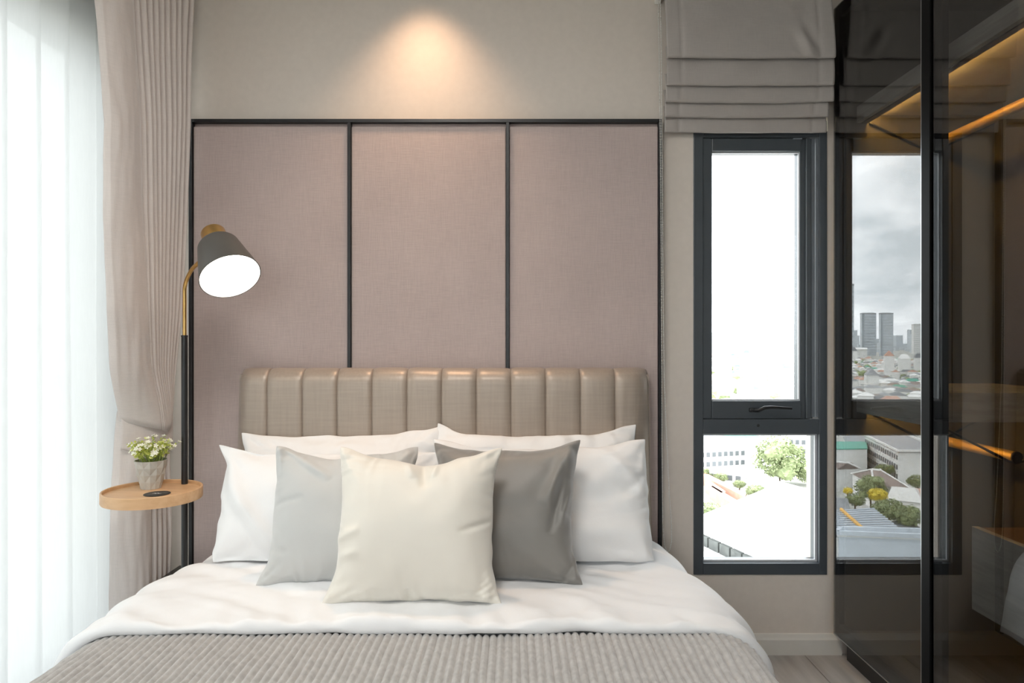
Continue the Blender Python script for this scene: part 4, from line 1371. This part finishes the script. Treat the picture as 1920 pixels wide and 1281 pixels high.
# ---- seen straight through the window
bigroof = building('factory_building', 'large factory with flat white roof filling the bottom of the narrow window view', Dp, [(1296, 983), (1440, 922), (1660, 1000), (1500, 1074)], 17, M_cw, M_cw, parapet=0.8)
pa, pb = Dp(1296, 983, 17), Dp(1500, 1074, 17)
dv = (pb - pa); Lv = dv.length; dv.normalize()
ov = Vector((dv.y, -dv.x, 0)); ov = ov if ov.y < 0 else -ov
for k in range(9):
    c0_, c1_ = Lv * (k / 9 + 0.008), Lv * ((k + 1) / 9 - 0.008)
    qa, qb = pa + dv * c0_, pa + dv * c1_
    q = MB()
    q.prism([(qa + ov * 0.9)[:2], (qb + ov * 0.9)[:2], (qb - ov * 0.2)[:2], (qa - ov * 0.2)[:2]], GZ + 13.6, GZ + 15.9)
    q.build('clerestory_pane', M_cstrip, bigroof)
# lower wing in front
wq = [pa + ov * 2.5 - dv * 12, pb + ov * 2.5 + dv * 20, pb + ov * 45 + dv * 20, pa + ov * 45 - dv * 12]
wt = thing('factory_wing', 'low white factory wing in front of the large white roof', 'building', (wq[0] + wq[2]) / 2 - Vector((0, 0, 17)))
MB().prism([p[:2] for p in wq], GZ, GZ + 12.6).build('walls', M_cw, wt)
MB().prism([p[:2] for p in wq], GZ + 12.6, GZ + 13.2).build('roof', M_cw, wt)
building('warehouse', 'long white warehouse roof right of the railway, below the big tree', Dp, [(1400, 900), (1424, 892), (1560, 930), (1560, 955)], 7, M_cw, M_cw)
building('office_block', 'white office block with window rows at top left of the lower pane', Dp, [(1300, 843), (1398, 838), (1402, 822), (1300, 824)], 14, M_cw, M_cw, windows=[(0, 9)], floors=3)
building('office_block', 'white block with dark window rows behind the big tree, at the right jamb', Dp, [(1478, 818), (1570, 820), (1570, 808), (1478, 807)], 18, M_cw, M_cw, windows=[(0, 8)], floors=4)
building('shed', 'small white shed between office block and railway hedge', Dp, [(1330, 880), (1392, 886), (1398, 876), (1338, 870)], 6, M_cw, M_cw, windows=[(0, 4)], floors=1)
for lab, pts_ in (('long rust-brown railway shed roof beside the hedge', [(1318, 892), (1395, 931), (1399, 926), (1322, 886)]),
                  ('rust-brown railway shed roof nearest the factory', [(1330, 916), (1378, 948), (1390, 943), (1336, 911)]),
                  ('short rust-brown railway shed roof between the longer two', [(1322, 905), (1352, 924), (1360, 921), (1330, 901)])):
    building('railway_shed', lab, Dp, pts_, 4, M_crust, M_crust)
city_tree('big leafy pale green tree in the lower pane of the narrow window', Dp, 1462, 816, 92, 86, 21, M_crown, 5)
city_tree('green tree partly hidden by the right window jamb, beside the big tree', Dp, 1516, 862, 50, 44, 11, M_crown, 6)
G_H = 'hedge trees along the railway'
for k, (px, py, w_) in enumerate(((1328, 878, 34), (1352, 886, 26), (1386, 900, 24))):
    city_tree('bushy green hedge tree along the railway, seen through the lower pane', Dp, px, py, w_, w_ * 0.62, 6, M_crown, 20 + k, 'hedge_tree', G_H)
city_tree('green shrub tree against the far corner of the white factory roof', Dp, 1418, 908, 40, 26, 8, M_crown, 31, 'hedge_tree')
city_tree('yellowish shrub tree at lower left beside the factory roof', Dp, 1330, 940, 44, 34, 8, M_crown, 32, 'hedge_tree')

# ---- seen by way of the wardrobe glass
A_ = building('parapet_building', 'pale blue rendered building with white parapet, lowest in the reflected city', Mp, [(1572, 1003), (1800, 1012), (1800, 1001), (1578, 995)], 20, M_cblue, M_cw, parapet=0.9)
sr = building('sheet_roof_hall', 'hall with ribbed grey sheet roof and an orange line, in the reflected city', Mp, [(1560, 1004), (1702, 1004), (1637, 953), (1560, 958)], 13, M_cw, M_cgrey)
ra, rb, rc, rd_ = Mp(1560, 1004, 13), Mp(1702, 1004, 13), Mp(1637, 953, 13), Mp(1560, 958, 13)
for k in range(12):
    t_ = (k + 0.5) / 12
    MB().tube([lerp(ra, rd_, t_) + Vector((0, 0, 0.15)), lerp(rb, rc, t_) + Vector((0, 0, 0.15))], 0.22, 5).build('roof_rib', M_cblue, sr)
MB().tube([Mp(1577, 955, 13.4), Mp(1627, 1000, 13.4)], 0.5, 5).build('orange_pipe', M_corange, sr)
building('slate_roof_shed', 'dark slate roofed shed beside the ribbed hall', Mp, [(1668, 980), (1705, 1004), (1740, 1000), (1700, 972)], 9, M_cw, M_cdark)
pitched('villa', 'villa with brown hipped roof and white ridge caps in the reflected city', Mp, [(1596, 888), (1640, 912), (1708, 916), (1650, 880)], 9, [(1634, 880), (1652, 882)], 14, M_cw, M_cbrown, M_cw)
pitched('villa', 'villa with pale brown roof at the left of the reflected city', Mp, [(1550, 872), (1568, 881), (1614, 879), (1594, 866)], 9, [(1564, 866), (1590, 868)], 12, M_cw, M_cbrown, M_cw)
building('green_roof_block', 'white block with flat green roof, left in the reflected city', Mp, [(1540, 842), (1626, 841), (1624, 828), (1540, 828)], 14, M_cw, M_cgreen)
building('apartment_block', 'long white apartment block with four rows of windows and blank end wall', Mp, [(1684, 847), (1770, 847), (1700, 816), (1622, 817)], 17, M_cw, M_cgrey, windows=[(3, 16)], floors=4, parapet=0.8)
building('green_roof_house', 'white house with green roof below the apartment end wall', Mp, [(1690, 886), (1760, 888), (1760, 873), (1704, 872)], 8, M_cw, M_cgreen)
pitched('white_house', 'white house with pale gabled roof above the leafy trees', Mp, [(1662, 936), (1730, 944), (1722, 918), (1672, 914)], 9, [(1672, 912), (1716, 916)], 13, M_cw, M_cw)
building('red_roof_house', 'house with dull red roof at the right of the reflected city', Mp, [(1722, 940), (1770, 942), (1770, 918), (1714, 916)], 9, M_cw, M_crust)
pitched('dark_house', 'dark grey hipped house beside the small yellow tree', Mp, [(1560, 958), (1594, 955), (1590, 935), (1560, 930)], 9, [(1564, 934), (1578, 934)], 12, M_cbrown, M_cgrey)
for lab, px, py, w_, h_, ht, mm, sd in (
        ('dark green tree in front of the brown hipped villa', 1633, 889, 54, 46, 14, M_crown, 51),
        ('bright yellow flowering tree in the reflected city', 1646, 914, 34, 26, 14, M_crowny, 52),
        ('leafy green tree below the white gabled house', 1668, 934, 60, 42, 15, M_crown, 53),
        ('green tree with yellowish top beside the slate shed', 1704, 944, 46, 44, 15, M_crown, 54),
        ('small yellow flowering tree beside the dark house', 1590, 913, 18, 14, 10, M_crowny, 55),
        ('small green tree below the small yellow tree', 1604, 924, 34, 24, 11, M_crown, 56),
        ('green tree behind the villas beside the apartment block', 1660, 870, 34, 18, 11, M_crown, 57),
        ('grey-green tree below the green roofed house', 1722, 890, 40, 24, 12, M_crown, 58)):
    city_tree(lab, Mp, px, py, w_, h_, ht, mm, sd)
rdm = MB()
ra, rb = Mp(1556, 885), Mp(1660, 985)
dd = (rb - ra).normalized(); nn = Vector((-dd.y, dd.x, 0)) * 4
rdm.prism([(ra - nn)[:2], (rb - nn)[:2], (rb + nn)[:2], (ra + nn)[:2]], GZ - 0.2, GZ + 0.15)
tag(rdm.build('road', M_road, base=lerp(ra, rb, 0.5)), 'concrete road slanting past the villas in the reflected city', 'road')
# towers
def tower(name, label, fn, x0, x1, base_py, top_py, dark=0.0, mw=M_ctower):
    a, b_ = fn(x0, base_py), fn(x1, base_py)
    H = CAMZ - (top_py - 640.5) * a.y / F - GZ
    w = abs(b_.x - a.x)
    xa, xb = min(a.x, b_.x), max(a.x, b_.x)
    t = thing(name, label, 'tower', ((xa + xb) / 2, a.y + w * 0.4, GZ))
    boxpart('shaft', (xa, xb, a.y, a.y + w * 0.25, GZ, GZ + H), mw, t)
    boxpart('crown', (xa + w * 0.1, xb - w * 0.1, a.y + w * 0.05, a.y + w * 0.2, GZ + H, GZ + H * 1.012), M_cw, t)
    boxpart('crown_band', (xa - 0.5, xb + 0.5, a.y - 0.6, a.y + w * 0.26, GZ + H * 0.975, GZ + H * 0.99), M_cdark, t)
    if dark:
        # a dark recessed bay up one side of the front
        boxpart('dark_bay', (xb - w * dark, xb - w * 0.02, a.y - 0.8, a.y - 0.02, GZ + 2, GZ + H * 0.97), M_ctower2, t)
    nfl = 14
    o = None
    for k in range(nfl):
        z = GZ + H * (0.06 + 0.9 * k / nfl)
        if o is None:
            o = boxpart('floor_band', (xa + w * 0.02, xb - w * 0.02, a.y - 0.4, a.y - 0.01, z, z + H * 0.012), M_ctower2, t)
        else:
            c = o.copy(); COL.objects.link(c); c.parent = t; c.location = (0, 0, z - (GZ + H * 0.06))
    return t
tower('office_tower', 'slab tower, the left of the twin grey towers on the reflected skyline', Mp, 1616, 1643, 667, 587, 0.16)
tower('office_tower', 'slab tower, the right of the twin grey towers on the reflected skyline', Mp, 1651, 1675, 668, 587, 0.16)
tower('office_tower', 'tallest slender tower at the left edge of the reflected skyline', Mp, 1570, 1601, 678, 532, 0.45)
tower('office_tower', 'pale tower at the right edge of the reflected skyline', Mp, 1713, 1740, 664, 608, 0, M_cw)
building('white_hall', 'white hall below the tallest tower in the reflected city', Mp, [(1602, 655), (1626, 655), (1626, 652), (1602, 652)], 36, M_cw, M_cw)
building('orange_roof_hall', 'low hall with orange roof below the twin towers', Mp, [(1650, 682), (1678, 682), (1675, 676), (1653, 676)], 10, M_cw, M_crust)

# ---- the rest of the city: low houses, trees and far blocks
rg = random.Random(77)
ROOFS = [M_cgrey, M_cw, M_cw, M_cbrown, M_cgrey, M_crust, M_cgreen, M_cdark]
def house_geo(L, W, H, rh):
    body = [(x, y, z) for z in (0, H) for y in (-W / 2, W / 2) for x in (-L / 2, L / 2)]
    bf = [(0, 2, 3, 1), (0, 1, 5, 4), (2, 6, 7, 3), (0, 4, 6, 2), (1, 3, 7, 5)]
    o_ = 0.4
    roof = [(-L / 2 - o_, -W / 2 - o_, H), (L / 2 + o_, -W / 2 - o_, H), (L / 2 + o_, W / 2 + o_, H), (-L / 2 - o_, W / 2 + o_, H), (-L / 2 + W * 0.3, 0, H + rh), (L / 2 - W * 0.3, 0, H + rh)]
    rf = [(0, 1, 5, 4), (1, 2, 5), (2, 3, 4, 5), (3, 0, 4)]
    return body, bf, roof, rf
spots = []
for k in range(9000):
    if rg.random() < 0.45:
        y = 400 * (2600 / 400) ** rg.random(); r = rg.uniform(0.22, 0.48)
        x = r * y
    else:
        y = 372 * (2600 / 372) ** rg.random(); r = rg.uniform(-0.72, -0.38)
        x = r * y
    if y > 2050 and -0.66 < x / y < -0.46 and y < 3000: continue
    spots.append((y, x))
spots.sort()
used = {}
kept = []
for y, x in spots:
    cell = (int(x // 23), int(y // 28))
    if cell in used: continue
    used[cell] = 1
    kept.append((x, y))
protos = []
for k, rm in enumerate(ROOFS):
    body, bf, roof, rf = house_geo(15, 11, 6.5 + (k % 3) * 2.0, 2.4)
    t = None
    protos.append((body, bf, roof, rf, rm))
mesh_cache = {}
far_b = MB(); far_r = {}
ni = 0
tree_far = MB()
for x, y in kept:
    k = rg.randrange(len(ROOFS)); body, bf, roof, rf, rm = protos[k]
    a = 0.35 + rg.choice((0, math.pi / 2)) + rg.gauss(0, 0.1)
    sc_ = rg.uniform(0.8, 1.35)
    if rg.random() < 0.22:
        ico_blob(tree_far, (x, y, GZ + 5), rg.uniform(5, 9), rg.random() * 50, 0.75, 1)
        continue
    if ni < 150:
        t = thing('city_house', 'low city house with a shallow roof among many beyond the window', 'house', (x, y, GZ), 'low houses of the city')
        t.rotation_euler = (0, 0, a); t.scale = (sc_, sc_, rg.uniform(0.8, 1.3))
        for nm, vv, ff, mm in (('walls', body, bf, M_cw), ('roof', roof, rf, rm)):
            if (nm, k) not in mesh_cache:
                me = bpy.data.meshes.new('house_' + nm); me.from_pydata(vv, [], ff); me.materials.append(mm); mesh_cache[(nm, k)] = me
            o = bpy.data.objects.new(nm, mesh_cache[(nm, k)]); COL.objects.link(o); o.parent = t
        ni += 1
    else:
        ca, sa = math.cos(a) * sc_, math.sin(a) * sc_
        hh = rg.uniform(0.8, 1.4) * (3.0 if rg.random() < 0.04 else 1)
        tr_ = lambda p: (x + p[0] * ca - p[1] * sa, y + p[0] * sa + p[1] * ca, GZ + p[2] * hh)
        far_b.add([tr_(p) for p in body], bf)
        far_r.setdefault(rm.name, MB()).add([tr_(p) for p in roof], rf)
ct = thing('far_houses', 'countless low houses spreading to the skyline beyond the window', 'houses', (0, 1200, GZ))
ct['kind'] = 'stuff'
far_b.build('walls', M_cw, ct)['kind'] = 'stuff'
for nm, mb in far_r.items():
    mb.build('roofs', MATS[nm], ct)['kind'] = 'stuff'
tf = tree_far.build('far_trees', M_crown, base=(0, 1200, GZ)); tag(tf, 'clumps of dark green trees among the far city houses', 'trees', kind='stuff')
sky_b = MB()
for k in range(260):
    y = rg.uniform(2700, 6000); r = rg.choice((rg.uniform(0.2, 0.5), rg.uniform(-0.75, -0.38)))
    if -0.62 < r < -0.48 and y < 3600: continue
    w = rg.uniform(20, 60); H = 20 + 130 * rg.random() ** 3
    sky_b.box(r * y, r * y + w, y, y + w, GZ, GZ + H)
tag(sky_b.build('far_skyline', M_ctower, base=(0, 4000, GZ)), 'hazy far-off skyline of pale blocks on the horizon', 'skyline', kind='stuff')
